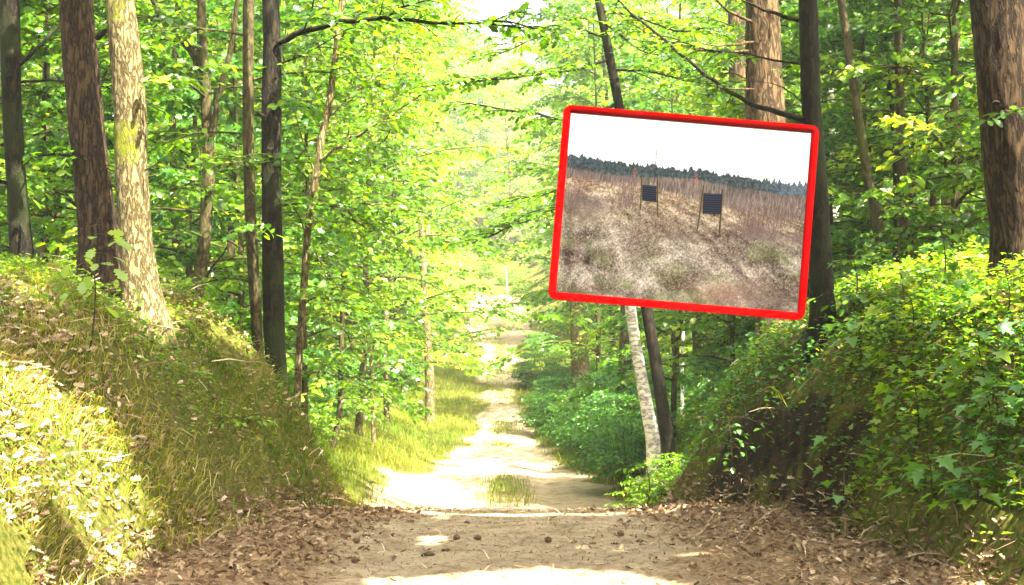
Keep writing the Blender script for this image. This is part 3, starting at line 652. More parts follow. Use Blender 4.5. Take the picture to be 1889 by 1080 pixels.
    def stroke(px, py, L, ang, col, wd=1.0, al=.8):
        """short hairline"""
        n_ = int(L) + 2
        for q in np.linspace(0, 1, n_):
            x = px + math.cos(ang) * L * q; y = py - math.sin(ang) * L * q; xi, yi = int(x), int(y)
            if 0 <= xi < nx_ and 0 <= yi < ny_: img[yi, xi] = img[yi, xi] * (1 - al) + col * al
    for k in range(5200):                                   # grass hairs, bigger towards the viewer
        vv = .40 + .60 * r.random() ** .8; x = r.random() * nx_; sgn = (vv - .36)
        dk = r.random()
        col = c(92, 74, 66) if dk < .45 else (c(222, 205, 184) if dk < .85 else c(115, 130, 80))
        stroke(x, vv * ny_, 2 + 10 * sgn * r.random(), r.uniform(.2, 2.9), col, 1, .45)
    for k in range(450):                                    # bare twigs of the brush zone
        x = r.random(); yb = (.355 + .14 * x + r.normal(0, .012)) * ny_
        stroke(x * nx_, yb, r.uniform(5, 22), R(90) + r.normal(0, .14), c(104, 84, 80) if r.random() < .6 else c(178, 152, 140), 1, .38)
    def bush(px, py, h, nn, dark=True):
        a, b = uv(px, py); a *= nx_; b *= ny_
        for k in range(nn): stroke(a + r.normal(0, h * .25), b + r.normal(0, 2), h * r.uniform(.5, 1.1), R(90) + r.normal(0, .33), c(96, 76, 72) if r.random() < .7 else c(160, 130, 120), 1, .5)
    for px, py, h, nn in [(1052, 385, 45, 60), (1060, 370, 38, 40), (1150, 385, 48, 55), (1160, 380, 40, 40), (1380, 438, 50, 70), (1395, 430, 60, 70), (1420, 445, 35, 40), (1440, 420, 60, 70), (1480, 450, 30, 40), (1300, 390, 30, 20), (1255, 392, 22, 30)]: bush(px, py, h, nn)
    def blob(px, py, rx, ry, col, al, s):
        a, b = uv(px, py); q = ((u - a) * SX / rx) ** 2 + ((v - b) * SY / ry) ** 2; mixin(al * np.exp(-q) * (.3 + 1.4 * fbm(X_ / 3, Y_ / 2, s, 3)), col)
    blob(1085, 372, 40, 14, c(98, 84, 84), .75, 91); blob(1070, 395, 40, 16, c(110, 92, 84), .55, 92); blob(1395, 435, 45, 10, c(104, 86, 86), .6, 93); blob(1460, 445, 40, 12, c(112, 94, 90), .5, 94)
    blob(1340, 545, 60, 22, c(158, 118, 96), .6, 95); blob(1260, 440, 30, 6, c(110, 98, 92), .5, 96); blob(1100, 560, 60, 16, c(150, 120, 104), .35, 97); blob(1420, 555, 60, 22, c(128, 112, 104), .45, 98)
    a, b = uv(1206, 338); [stroke(a * nx_ + q, b * ny_, 74, R(90), c(60, 50, 48), 1, al) for q, al in ((0, .9), (1, .45))]     # lone bare tree
    for k in range(16): stroke(a * nx_, b * ny_ - 30 - 2.2 * k, 3 + (16 - k) * .25, R(90) + r.choice([-1, 1]) * r.uniform(.6, 1.1), c(120, 108, 104), 1, .6)
    for px, py, h, wd in [(1195, 348, 32, 5), (1352, 345, 10, 5), (1348, 352, 14, 6)]:        # little firs
        a, b = uv(px, py)
        for k in range(h):
            ww = wd * (1 - k / h); 
            for q in range(int(3 + ww)): xi = int(a * nx_ + r.normal(0, ww * .5)); yi = int(b * ny_ - k); img[yi, min(nx_ - 1, xi)] = c(72, 84, 66)
    for px, py in [(1170, 322), (1285, 330)]:
        a, b = uv(px, py)
        for k in range(60): img[int(b * ny_ + r.normal(0, 8)), int(a * nx_ + r.normal(0, 2.5))] = c(178, 108, 86)
    for px, py in [(1083, 438), (1158, 432), (1370, 562), (1365, 550), (1300, 567), (1395, 445), (1250, 478), (1230, 560), (1330, 440), (1365, 430)]:   # pale leaves and chips
        a, b = uv(px, py); 
        for q in range(8): img[int(np.clip(b * ny_ + r.normal(0, 1.3), 0, ny_ - 1)), int(a * nx_ + r.normal(0, 2.6))] = c(228, 214, 206)
    img = np.clip((img + r.normal(0, 5, img.shape[:2])[..., None]) * (1 - .07 * sstep(v, .22, .30))[..., None], 0, 345) / 255
    lin = np.where(img <= .04045, img / 12.92, ((img + .055) / 1.055) ** 2.4)
    pm, t, o_ = newmat('printed_paper'); a_ = N(t, 'ShaderNodeAttribute', attribute_name='ink'); p = N(t, 'ShaderNodeBsdfPrincipled'); p.inputs['Roughness'].default_value = .75; p.inputs['Specular IOR Level'].default_value = .05
    sc_ = N(t, 'ShaderNodeVectorMath', operation='SCALE'); sc_.inputs['Scale'].default_value = PRINT; t.links.new(a_.outputs['Color'], sc_.inputs[0]); t.links.new(sc_.outputs[0], p.inputs['Base Color']); t.links.new(p.outputs[0], o_.inputs[0])
    gx_ = (u - .5) * iw; gy_ = (.5 - v) * ih
    V = gx_.reshape(-1, 1) * ex + gy_.reshape(-1, 1) * ey
    i = np.arange(ny_ - 1)[:, None] * nx_; j = np.arange(nx_ - 1)[None]
    F = np.stack([i + nx_ + j, i + nx_ + j + 1, i + j + 1, i + j], -1).reshape(-1, 4)
    pr = link('printed_photo', mesh_np('printed_photo', V, F, pm, {'ink': lin.reshape(-1, 3)}), root, (0, 0, 0))
    # posts and black boards printed in the picture: flat shapes 2 mm proud of the print
    def flat(name, quads, cols, z, rough=.7):
        Vs, As, Fs = [], [], []
        for k, (q, cl) in enumerate(zip(quads, cols)):
            for px, py in q: a, b = uv(px, py); Vs.append(P((a - .5) * iw, (.5 - b) * ih, z + .0003 * (k > 0)))
            cc = np.array(cl) / 255.; cc = ((cc + .055) / 1.055) ** 2.4; As += [cc] * 4; Fs.append([4 * k, 4 * k + 3, 4 * k + 2, 4 * k + 1])
        return link(name, mesh_np(name, np.array(Vs), np.array(Fs), pm, {'ink': np.array(As)}), pr, (0, 0, 0))
    for x0, y0, x1, y1, wd in [(1184, 325, 1181, 388, 2.4), (1213, 322, 1213, 399, 2.8), (1299.5, 340, 1287, 424, 3.0), (1334.5, 348, 1328, 432, 3.4)]:
        h = wd / 2; flat('printed_post', [[(x0 - h, y0), (x0 + h, y0), (x1 + h, y1), (x1 - h, y1)], [(x0 + h * .1, y0), (x0 + h, y0), (x1 + h, y1), (x1 + h * .1, y1)]], [(58, 46, 28), (104, 86, 56)], .002)
    for q, ns in [([(1184.5, 340.5), (1211, 343), (1210.5, 372.5), (1184.5, 370)], 7), ([(1298.5, 356.5), (1333, 357.5), (1330.5, 395.5), (1297, 394)], 9)]:
        q = np.array(q); quads = [q.tolist()]; cols = [(10, 10, 17)]
        for k in range(ns):
            t0 = (k + .35) / ns; t1 = (k + .62) / ns
            L0, L1 = q[0] + (q[3] - q[0]) * t0, q[0] + (q[3] - q[0]) * t1; R0, R1 = q[1] + (q[2] - q[1]) * t0, q[1] + (q[2] - q[1]) * t1
            quads.append([(L0 * .96 + R0 * .04).tolist(), (R0 * .96 + L0 * .04).tolist(), (R1 * .96 + L1 * .04).tolist(), (L1 * .96 + R1 * .04).tolist()]); cols.append((58, 64, 92))
        flat('printed_board', quads, cols, .0028)
    return root, cen, (W, H, ex, ey)
PRINT = .275
board, bcen, bdim = build_board()

# ------------------------------------------------------------------ unseen leaves added overhead to shade the ground, gaps shaped for sun patches
def landing(P):
    t = (P[:, 2] - gz(P[:, 0], P[:, 1])) / SUNV[2]
    for _ in range(7):
        q = P - SUNV * t[:, None]; t = t + (q[:, 2] - gz(q[:, 0], q[:, 1])) / SUNV[2] * .8
    return P - SUNV * t[:, None]
def inpoly(x, y, poly):
    ins = np.zeros(np.shape(x), bool); n = len(poly)
    for i in range(n):
        x0, y0 = poly[i]; x1, y1 = poly[(i + 1) % n]
        c_ = ((y0 > y) != (y1 > y)) & (x < (x1 - x0) * (y - y0) / (y1 - y0 + 1e-9) + x0); ins ^= c_
    return ins
LITP = [([(-300, 650), (60, 660), (150, 720), (240, 760), (330, 900), (330, 1000), (240, 1100), (-300, 1200)], .80),
        ([(100, 1050), (420, 1048), (700, 1060), (1000, 1040), (1200, 1052), (1330, 1075), (1300, 1200), (0, 1300)], .9),
        ([(400, 780), (480, 770), (540, 880), (640, 915), (560, 925), (440, 900)], .85),
        ([(640, 930), (1190, 922), (1190, 600), (640, 600)], 1.0),
        ([(1560, 480), (1950, 440), (1950, 1200), (1740, 1200), (1680, 900), (1450, 770), (1400, 640)], 1.0),
        ([(380, 1000), (620, 960), (1400, 980), (1350, 1060), (380, 1060)], .10)]
def litprob(q):
    px, py, dep = to_px(q); p = np.full(len(q), .05)
    front = q[:, 1] > 2; p = np.where((px > 250) & (px < 1680) & (py > 900), .0, p)
    for poly, a in LITP:
        m_ = inpoly(px, py, poly) & front; p = np.where(m_, np.maximum(p, a), p)
    p = np.where(q[:, 1] > 15.6, 1.0, p); p = np.where((q[:, 1] > 15.5) & (q[:, 0] < -3.2), .7, p); p = np.where((q[:, 1] > 15.5) & (q[:, 0] > 3.4), .75, p)
    return p
clear = []
for (px, py, d, rad_) in [(232 + (k * 3), py, 13.0, .42) for k, py in enumerate(range(-100, 640, 60))]:
    clear.append((at(px, py, d), rad_))
W_, H_, ex_, ey_ = bdim
for a in np.linspace(-.5, .5, 9):
    for b in np.linspace(-.5, .5, 7): clear.append((bcen + ex_ * a * W_ + ey_ * b * H_, .32))
for px, py, d in [(600, 230, 15.8), (590, 330, 15.8), (565, 450, 15.8), (555, 600, 15.8), (548, 720, 15.8)]: clear.append((at(px, py, d), .25))
def shade_leaf_keep(P, seed=0):
    q = landing(P); p = litprob(q)
    nz_ = fbm(q[:, 0] * 1.5, q[:, 1] * 1.5, 55, 3); nz_ = sstep(nz_, .28, .72)
    k = nz_ > p
    for c_, r_ in clear:
        dv = P - c_; al = dv @ SUNV; dist = np.linalg.norm(dv - al[:, None] * SUNV, axis=1); k &= ~((al > 0) & (dist < r_))
    return k
n = 120000
zc = rng.uniform(7.4, 12.5, n)
lx = rng.uniform(-13, 11, n); ly = rng.uniform(1, 30, n); lx[ly < 17] *= .62           # where its shade lands
base_h = zc / SUNV[2]
P = np.stack([lx + SUNV[0] * base_h, ly + SUNV[1] * base_h, zc], 1)
zc2 = rng.uniform(8, 12.5, 60000); lx2 = rng.uniform(-4, 3.8, 60000); ly2 = rng.uniform(8.5, 15.2, 60000); P[:60000] = np.stack([lx2 + SUNV[0] * zc2 / SUNV[2], ly2 + SUNV[1] * zc2 / SUNV[2], zc2], 1)
# clumpy: pull leaves together into small sprays
cl = rng.integers(0, 14000, n); cz = P[np.linspace(0, n - 1, 14000).astype(int)]; P = cz[cl] + rng.normal(0, 1, (n, 3)) * [.36, .36, .14]
P = P[shade_leaf_keep(P)]
_, _, dep = to_px(P); pxx, pyy, _ = to_px(P); vis = (dep > 0) & (pxx > -40) & (pxx < 1930) & (pyy > -40) & (pyy < 1100); P = P[~vis]
roots = np.array([np.array(t[1][:2]) for t in SHADE_ROOTS]); own = np.argmin(((P[:, None, :2] - roots[None]) ** 2).sum(2), 1)
for k, (root, top) in enumerate(SHADE_ROOTS):
    Q = P[own == k]
    if len(Q) < 3: continue
    m_ = len(Q); a = rng.uniform(0, 6.28, m_)
    link('crown_or_shade', leaf_mesh('crown_or_shade', DIAM, Q, np.stack([np.cos(a), np.sin(a), rng.normal(-.2, .3, m_)], 1), np.array([0, 0, 1.]) + rng.normal(0, .45, (m_, 3)), rng.uniform(.15, .27, m_), rng.uniform(.1, .8, m_), M['leaf'], wid=np.full(m_, 1.35)), root)  # shade leaves kept out of view, parented to the nearest tree


HAZE = .0009

# ------------------------------------------------------------------ understory trees of the wood: a few kinds, copied
def copy_tree(root, loc, rz, s, label, group):
    r = root.copy(); C.objects.link(r); r.location = [float(v) for v in loc]; r.rotation_euler = (0, 0, rz); r.scale = (s, s, s); r['label'] = label; r['group'] = group
    for ch in root.children:
        c = ch.copy(); C.objects.link(c); c.parent = r
    return r
def make_tree_kind(name, seed, H, nbr, Lb, leaf, gap, mat, tpl, bark, z0=1.0, ntw=9, tw=.7, sub=1, wood=True, tint=.5, r0=.07, lean=.3, tilt=.85):
    f = Fol(seed); r_ = f.r
    t = np.linspace(0, 1, 9); P = np.stack([lean * t * H * .12 * math.cos(seed) + np.cumsum(r_.normal(0, .06, 9)), lean * t * H * .12 * math.sin(seed) + np.cumsum(r_.normal(0, .06, 9)), t * H - .15], 1); P[0, :2] = 0
    Q, rr = resample(P, r0 * (1 - .85 * t), .25); V, F = tube(Q, rr, 8, .0, 0, True, .12)
    mb = MB(); mb.add(V, F, 0.)
    az = r_.uniform(0, 6)
    for k in range(nbr):
        z = z0 + (H - z0) * (k + r_.random()) / nbr; az += 2.4 + r_.normal(0, .3); i_ = np.argmin(abs(Q[:, 2] - z)); hh = (z - z0) / (H - z0)
        L = Lb * (1 - .62 * hh ** 2.5) * r_.uniform(.45, 1.2)
        c = f.curve(Q[i_], az, L, r_.uniform(.0, .75) + .3 * hh, r_.uniform(.1, .7), wig=.14); V, F = tube(c, np.linspace(rr[i_] * .45, .005, len(c)), 5, cap=False); mb.add(V, F, 0.)
        f.spray(c, leaf, gap, tw, ntw, tint + r_.normal(0, .2), wood=wood, t0=.22, sub=sub, tilt=tilt)
    root = thing(name, 'x', 'tree', (0, -30, 0))
    if f.w.n: mb.V += f.w.V; mb.F += [q + mb.n for q in f.w.F]; mb.A += f.w.A; mb.n += f.w.n
    link('trunk', mb.mesh('trunk', M[bark], True), root, (0, 0, 0)); link('crown_or_shade', f.leafmesh('crown_or_shade', tpl, mat), root, (0, 0, 0))
    print('kind', name, seed, f.nleaf()); return root
NEAR = [make_tree_kind('young_oak_tree', 1, 8.5, 34, 2.3, .13, .062, 'leaf', OAK, 'bark_mid', tint=.45),
        make_tree_kind('young_maple_tree', 2, 7.5, 34, 2.1, .125, .065, 'leaf_cool', MAPLE, 'bark_mid', tint=.5),
        make_tree_kind('young_beech_tree', 3, 8.0, 38, 2.2, .105, .053, 'leaf', OVAL, 'bark_mid', tint=.62)]
FARK = [make_tree_kind('beech_tree', 4, 13, 64, 3.3, .15, .075, 'leaf', OVAL, 'bark_mid', .6, 10, 1.0, 1, False, .62, .12),
        make_tree_kind('oak_tree', 5, 14, 64, 3.6, .16, .08, 'leaf', OVAL, 'bark_mid', .8, 10, 1.1, 1, False, .5, .14),
        make_tree_kind('maple_tree', 6, 12, 60, 3.2, .15, .075, 'leaf_pale', OVAL, 'bark_pale', .5, 10, 1.0, 1, False, .5, .11)]
r2 = np.random.default_rng(11)
# (px where it stands, distance, kind, size, where in words)
NPLACE = [(-60, 17, 0, 1., ''), (60, 19, 1, .95, ''), (150, 17.5, 0, .9, ''), (260, 19, 2, 1, ''), (330, 22, 0, 1, ''), (440, 20, 1, .9, ''), (480, 24, 2, 1, ''),
          (560, 21, 0, .8, ''), (610, 25, 2, .85, ''), (660, 29, 0, 1.2, ''), (715, 34, 2, 1.3, ''), (1110, 38, 0, 1.3, ''), (120, 25, 2, 1.1, ''), (0, 27, 0, 1.2, ''), (230, 28, 1, 1.2, ''), (390, 30, 0, 1.2, ''), (530, 32, 1, 1.1, ''),
          (1240, 24, 1, .9, ''), (1330, 21, 2, .8, ''), (1470, 20, 0, .9, ''), (1560, 21, 2, 1, ''), (1600, 19.5, 1, .9, ''), (1690, 21, 2, 1., ''), (1740, 19, 0, .9, ''), (1800, 17.5, 2, .95, ''), (1860, 20, 1, 1.1, ''),
          (1950, 16, 0, 1, ''), (1640, 26, 0, 1.2, ''), (1530, 29, 1, 1.2, ''), (1780, 28, 1, 1.2, ''), (1400, 28, 2, 1.1, ''), (1150, 34, 2, .8, ''), (1200, 40, 0, .9, '')]
KW = ['lobed', 'cool green', 'yellow green']
MARK = {(-60, 17): 'at the far left edge', (60, 19): 'just right of the far left trunk', (150, 17.5): 'behind the reddish trunk', (260, 19): 'behind the pale mossy trunk', (330, 22): 'left of the forked tree', (440, 20): 'right of the forked tree', (480, 24): 'behind the black trunk', (560, 21): 'behind the slender light sapling', (610, 25): 'right of the slender light sapling', (120, 25): 'deep behind the reddish trunk', (1240, 24): 'behind the leaning birch', (1330, 21): 'behind the lower edge of the picture', (1470, 20): 'behind the wide pine', (1560, 21): 'behind the top of the slim leaning trunk', (1600, 19.5): 'at the slim leaning trunk', (1690, 21): 'behind the slim upright trunk', (1740, 19): 'left of the massive trunk, leaves lobed', (1800, 17.5): 'close left of the massive trunk', (1860, 20): 'behind the massive trunk', (1950, 16): 'at the right edge of the photo'}
for k, (px, d, kind, s, _) in enumerate(NPLACE):
    x = (px - CX) / FPX * d; side = 'left' if x < 0 else 'right'
    zone = 'behind the ' + side + ' bank' if d < 26 else 'farther back ' + side + ' of the track'
    copy_tree(NEAR[kind], put(x, d, -.05), r2.uniform(0, 6.28), s * r2.uniform(.92, 1.08), ('young tree with layered %s leaves %s' % (KW[kind], MARK[(px, d)] if (px, d) in MARK else zone + (', right one' if px in (715, 1200, 1530, 1780) else ''))), 'young %s trees %s' % (KW[kind], zone))
FW = ['bright green', 'mid green', 'pale green']
nfar = 0
def far_ok(x, y, lst):
    return all((x - a) ** 2 + (y - b) ** 2 > (2.2 + .02 * y) ** 2 for a, b in lst)
lst = []
for tries in range(4000):
    y = 30 + 110 * r2.random() ** .9; x = r2.uniform(-1, 1) * (.42 * y + 2); s_ = abs(x - float(xc(y)))
    lim = 5.0 if y < 98 else 5.5
    if y > 92 and -1 < x < 16: continue
    if s_ < lim or not far_ok(x, y, lst): continue
    lst.append((x, y)); kind = int(r2.integers(0, 3))
    side = 'left' if x < -1.5 else ('right' if x > 1.5 else 'beyond'); zone = {'left': 'left of the far track', 'right': 'right of the far track', 'beyond': 'beyond the top end of the track'}[side]
    copy_tree(FARK[kind], put(x, y, -.1), r2.uniform(0, 6.28), r2.uniform(.75, 1.1) * (1 + .003 * y), 'distant tall tree with %s leaves %s' % (FW[kind], zone), 'distant %s trees %s' % (FW[kind], zone))
    nfar += 1
    if nfar >= 125: break
for k in range(40):
    y = 112 + 55 * (k + r2.random()) / 44; x = float(xc(y)) + r2.uniform(-22, 18); kind = int(r2.choice([0, 2, 2, 1]))
    copy_tree(FARK[kind], put(x, y, -.1), r2.uniform(0, 6.28), r2.uniform(1.1, 1.5), 'distant tall tree with %s leaves beyond the top end of the track' % FW[kind], 'distant %s trees beyond the top end of the track' % FW[kind]); nfar += 1
for px, d, kind, s_ in [(720, 44, 0, 1), (745, 56, 2, 1.1), (1130, 46, 1, 1.), (1105, 60, 0, 1.15), (775, 72, 0, 1.3), (1075, 76, 2, 1.3)]:
    side = 'left' if px < 944 else 'right'
    copy_tree(FARK[kind], put((px - CX) / FPX * d, d, -.1), px, s_, 'distant tall tree with %s leaves %s of the far track' % (FW[kind], side), 'distant %s trees %s of the far track' % (FW[kind], side))
print('far trees', nfar)

# ------------------------------------------------------------------ bushes
def make_bush(name, seed, H, n, L, leaf, mat, tpl, tint):
    f = Fol(seed)
    for k in range(n):
        az = f.r.uniform(0, 6.28); p = np.array([math.cos(az) * .25 * f.r.random(), math.sin(az) * .25 * f.r.random(), -.05]); h = H * f.r.uniform(.35, 1.0)
        top = p + [math.cos(az) * L * .45 * f.r.random(), math.sin(az) * L * .45 * f.r.random(), h]
        Q = np.linspace(p, top, 5); V, F = tube(Q, np.linspace(.010, .004, 5), 4, cap=False); f.w.add(V, F)
        for q in range(3):
            c = f.curve(Q[2 + q % 3], az + f.r.normal(0, 1.1), L * f.r.uniform(.5, 1), .25, .35, 6); f.spray(c, leaf, leaf * .55, L * .5, 7, tint, wood=False, t0=.1)
    root = thing(name, 'x', 'bush', (0, -30, 0)); link('stems', f.w.mesh('stems', M['bark_mid'], True), root, (0, 0, 0)); link('foliage', f.leafmesh('foliage', tpl, mat), root, (0, 0, 0))
    print('bush', f.nleaf()); return root
BUSH = [make_bush('hazel_bush', 21, 1.3, 22, .8, .085, 'leaf_cool', OVAL, .55), make_bush('bramble_bush', 22, .9, 22, .7, .075, 'leaf', OVAL, .6), make_bush('beech_bush', 23, 1.6, 24, .8, .075, 'leaf_pale', OVAL, .35)]
BWD = ['cool green', 'bright green', 'pale green']
lst = []
for tries in range(5000):
    y = 17.5 + 62 * r2.random() ** 1.3; x = r2.uniform(-1, 1) * (.38 * y + 1)
    if tries % 5 == 0: y = r2.uniform(92, 130); x = r2.uniform(-9, 9)
    s_ = abs(x - float(xc(y)))
    lim = 3.0 if x < 0 else 2.5
    if y < 24: lim = 3.4
    if y > 100: lim = 0
    if s_ < lim or any((x - a) ** 2 + (y - b) ** 2 < (.75 + .012 * y) ** 2 for a, b in lst): continue
    if y < 19 and float(bank_u(np.array(x), np.array(y))) > 3: continue
    lst.append((x, y)); kind = int(r2.choice([0, 1, 2], p=[.5, .35, .15] if x > 0 else [.25, .4, .35]))
    side = 'left' if x < 0 else 'right'
    zone = 'low down %s of the track, past the banks' % side if y < 35 else 'far along the %s side of the track' % side
    copy_tree(BUSH[kind], put(x, y, -.03), r2.uniform(0, 6.28), r2.uniform(.7, 1.25), 'one of the %s bushes %s' % (BWD[kind], zone), '%s bushes %s' % (BWD[kind], zone))
    if len(lst) >= 215: break
print('bushes', len(lst))
for k, (px, d) in enumerate([(1015, 36), (1060, 33), (1105, 31), (1150, 28), (1030, 40), (1070, 37), (1110, 34), (1150, 29), (990, 47), (1045, 46), (1095, 43), (1140, 36), (1180, 26), (1000, 56), (1200, 30), (1160, 24)]):
    x = (px - CX) / FPX * d
    copy_tree(BUSH[0], put(x, d, -.03), k * 1.3, r2.uniform(.75, 1.05), 'one of the cool green bushes low down right of the track, past the banks', 'cool green bushes low down right of the track, past the banks')
for px, d, s_, lab in [(1228, 16.6, .6, 'small bright bush hiding the foot of the thin dark leaning trunk'), (1275, 16.6, .62, 'small bright bush at the far end of the right bank, below the picture'), (1188, 17.9, .5, 'smallest bright bush beside the track, left of the leaning trunks')]:
    o = copy_tree(BUSH[1], put((px - CX) / FPX * d, d, -.03), px, s_, lab, 'x'); del o['group']
# the kinds themselves were only patterns
for o in NEAR + FARK + BUSH:
    for ch in list(o.children): bpy.data.objects.remove(ch)
    bpy.data.objects.remove(o)

# ------------------------------------------------------------------ grass and ground cover
def blades(name, n, region, hgt, wid, tint, label, lean=.5, seed=0, mat='grass', down=.0):
    r = np.random.default_rng(seed); x, y = region(r, n); n = len(x)
    z = gz(x, y); e = .08; gxx = (gz(x + e, y) - gz(x - e, y)) / (2 * e); gyy = (gz(x, y + e) - gz(x, y - e)) / (2 * e)
    h = hgt * r.uniform(.45, 1.25, n) * (.6 + .8 * fbm(x * 2.1, y * 2.1, seed + 5, 3)); wd = wid * r.uniform(.6, 1.3, n)
    clump = fbm(x * 1.3, y * 1.3, seed + 3, 3) * 6.28 * 2
    a = clump + r.normal(0, .8, n); ld = np.stack([np.cos(a), np.sin(a)], 1) * lean - np.stack([gxx, gyy], 1) * down
    p0 = np.stack([x, y, z - .01], 1); up = np.array([0, 0, 1.]); Ld = np.concatenate([ld, np.zeros((n, 1))], 1)
    wv = np.stack([-np.sin(a + r.normal(0, .6, n)), np.cos(a + r.normal(0, .6, n)), np.zeros(n)], 1) * wd[:, None]
    hh = h[:, None]
    p1 = p0 + up * hh * .45 + Ld * hh * .18; p2 = p0 + up * hh * .80 + Ld * hh * .55; p3 = p0 + up * hh * (.95 - .35 * np.minimum(1, np.linalg.norm(Ld, axis=1)))[:, None] + Ld * hh * 1.05
    V = np.stack([p0 - wv, p0 + wv, p1 - wv * .85, p1 + wv * .85, p2 - wv * .55, p2 + wv * .55, p3], 1).reshape(-1, 3)
    b = np.arange(n)[:, None] * 7
    F4 = np.concatenate([b + [0, 1, 3, 2], b + [2, 3, 5, 4]]); F3 = b + [4, 5, 6]
    tn = np.clip(tint(x, y, r), 0, 1)
    o = link(name, mesh_np(name, V, [F3, F4], M[mat], {'tint': np.repeat(tn, 7)})); o['kind'] = 'stuff'; o['label'] = label; return o
def reg_bank(side, y0, y1, u0, u1, dens=None):
    def f(r, n):
        y = r.uniform(y0, y1, n); u = u0 + (u1 - u0) * r.random(n) ** .8
        x = -(wl(y) + u) if side < 0 else wr(y) + u
        k = np.ones(n, bool)
        if dens is not None: k = r.random(n) < dens(x, y, u)
        return x[k], y[k]
    return f
def dens_bank(x, y, u):
    return np.clip(3.2 * (fbm(x * 1.5, y * 1.5, 61) - .36), .06, 1) * sstep(u, -.3, .1)
def tint_left(x, y, r): return .02 + .58 * sstep(fbm(x * .9, y * .9, 63, 3), .36, .72) + r.normal(0, .2, len(x)) + .25 * (r.random(len(x)) < .2) + .15 * (1 - sstep(y, 10.5, 12.5))  # last term pales the near grass as if in full sun
blades('bank_grass', 80000, reg_bank(-1, 8, 17.5, -.25, 4.0, dens_bank), .125, .0042, tint_left, 'short rough green and straw grass over the left bank', .7, 1, down=.25)
def dens_r(x, y, u): return np.clip(.1 + 1.6 * (fbm(x * 1.1, y * 1.1, 64) - .35), 0.02, 1) * sstep(u, .1, .5)
blades('bank_grass', 30000, reg_bank(1, 8, 18, 0, 4.2, dens_r), .14, .0042, lambda x, y, r: .10 + .45 * fbm(x, y, 66, 3) + r.normal(0, .2, len(x)), 'fine dark green grass hanging over the right bank', .8, 2, down=.3)
def reg_verge(r, n):
    y = 16.5 + 45 * r.random(n) ** 1.4; s = .0 + 5.2 * r.random(n); sg = r.choice([-1, 1], n); x = xc(y) + sg * s
    mid = (s < .45 * r.random(n) + .1) & (fbm(x * .3, y * .35, 31) + r.normal(0, .05, n) > .5) & (y > 22); nz_ = fbm(x * .8, y * .8, 21) - .5
    k = mid | ((s + nz_ * 1.2 - s0(y) + RB(x, y) > .05) & (r.random(n) < .25 + .75 * sstep(s - s0(y) + RB(x, y), 0, .8)))
    k &= (x < 0) | (y > 17.5); k &= bank_u(x, y) < np.where(y < 18.5, .3, 9)
    return x[k], y[k]
blades('verge_grass', 100000, reg_verge, .20, .0045, lambda x, y, r: .20 + .25 * sstep(fbm(x * .6, y * .4, 68, 3), .4, .6) + r.normal(0, .12, len(x)) + .12 * sstep(y, 17, 20) * (1 - sstep(y, 27, 33)) * (1 - sstep(np.abs(x), 1.9, 2.8)), 'bright green grass along and between the ruts of the track', .6, 3)

def carpet(name, n, region, size, lift, tint, label, tpl, mat, seed, tilt=.5, wid=None):
    r = np.random.default_rng(seed); x, y = region(r, n); n = len(x); z = gz(x, y); a = r.uniform(0, 6.28, n)
    P = np.stack([x, y, z + lift * r.random(n) ** .7 * (.4 + 1.2 * fbm(x * 1.6, y * 1.6, seed + 1, 3))], 1)
    sz = size * r.uniform(.55, 1.3, n)
    o = link(name, leaf_mesh(name, tpl, P, np.stack([np.cos(a), np.sin(a), r.normal(0, .25, n)], 1), np.array([0, 0, 1.]) + r.normal(0, tilt, (n, 3)), sz, np.clip(tint(x, y, r), 0, 1), M[mat]))
    o['kind'] = 'stuff'; o['label'] = label; return o
carpet('ground_cover', 52000, reg_bank(1, 8.2, 18, .15, 4.3, lambda x, y, u: np.clip(.15 + 2.2 * (fbm(x * .9, y * .9, 70) - .33), 0.05, 1) * sstep(u, .15, .6)), .046, .26, lambda x, y, r: .70 + r.normal(0, .2, len(x)), 'small leaved bilberry and seedlings covering the right bank', OVAL, 'leaf', 5)
carpet('ground_cover', 50000, reg_bank(-1, 8.2, 18, .1, 4.3, lambda x, y, u: np.clip(.2 + 2.2 * (fbm(x * .9, y * .9, 72) - .38), 0.02, 1) * sstep(u, .15, .6)), .036, .16, lambda x, y, r: .66 + r.normal(0, .2, len(x)), 'small leaved seedlings among the grass of the left bank', OVAL, 'leaf', 6)
def reg_far(r, n):
    y = 17.5 + 62 * r.random(n) ** 1.2; x = r.uniform(-1, 1, n) * (.40 * y + 1); s = np.abs(x - xc(y)); k = s + (fbm(x, y, 74) - .5) * 2 > 3.0
    return x[k], y[k]
carpet('ground_cover', 12000, reg_bank(1, 8.2, 16, .05, 4.3, lambda x, y, u: np.clip(2.6 * (fbm(x * .8, y * .8, 90) - .40), 0.03, 1) * (1 - .85 * sstep(y, 12.5, 14))), .065, .26, lambda x, y, r: .74 + .2 * r.random(len(x)) + r.normal(0, .15, len(x)), 'broad leaved herbs growing in drifts over the right bank', MAPLE, 'leaf', 15, .4)
carpet('ground_cover', 16000, reg_bank(1, 8.2, 16.5, .1, 4.0, lambda x, y, u: np.clip(2.4 * (fbm(x * 1.2, y * 1.2, 95) - .40), 0.04, 1)), .058, .22, lambda x, y, r: .8 + r.normal(0, .15, len(x)), 'oval leaved bramble shoots over the right bank', OVAL, 'leaf', 18, .5)
carpet('ground_cover', 5000, reg_bank(1, 8.2, 16, .25, 1.2), .055, .30, lambda x, y, r: .35 + r.normal(0, .15, len(x)), 'dark leaves hanging over the cut edge of the right bank', OVAL, 'leaf_cool', 16, .4)
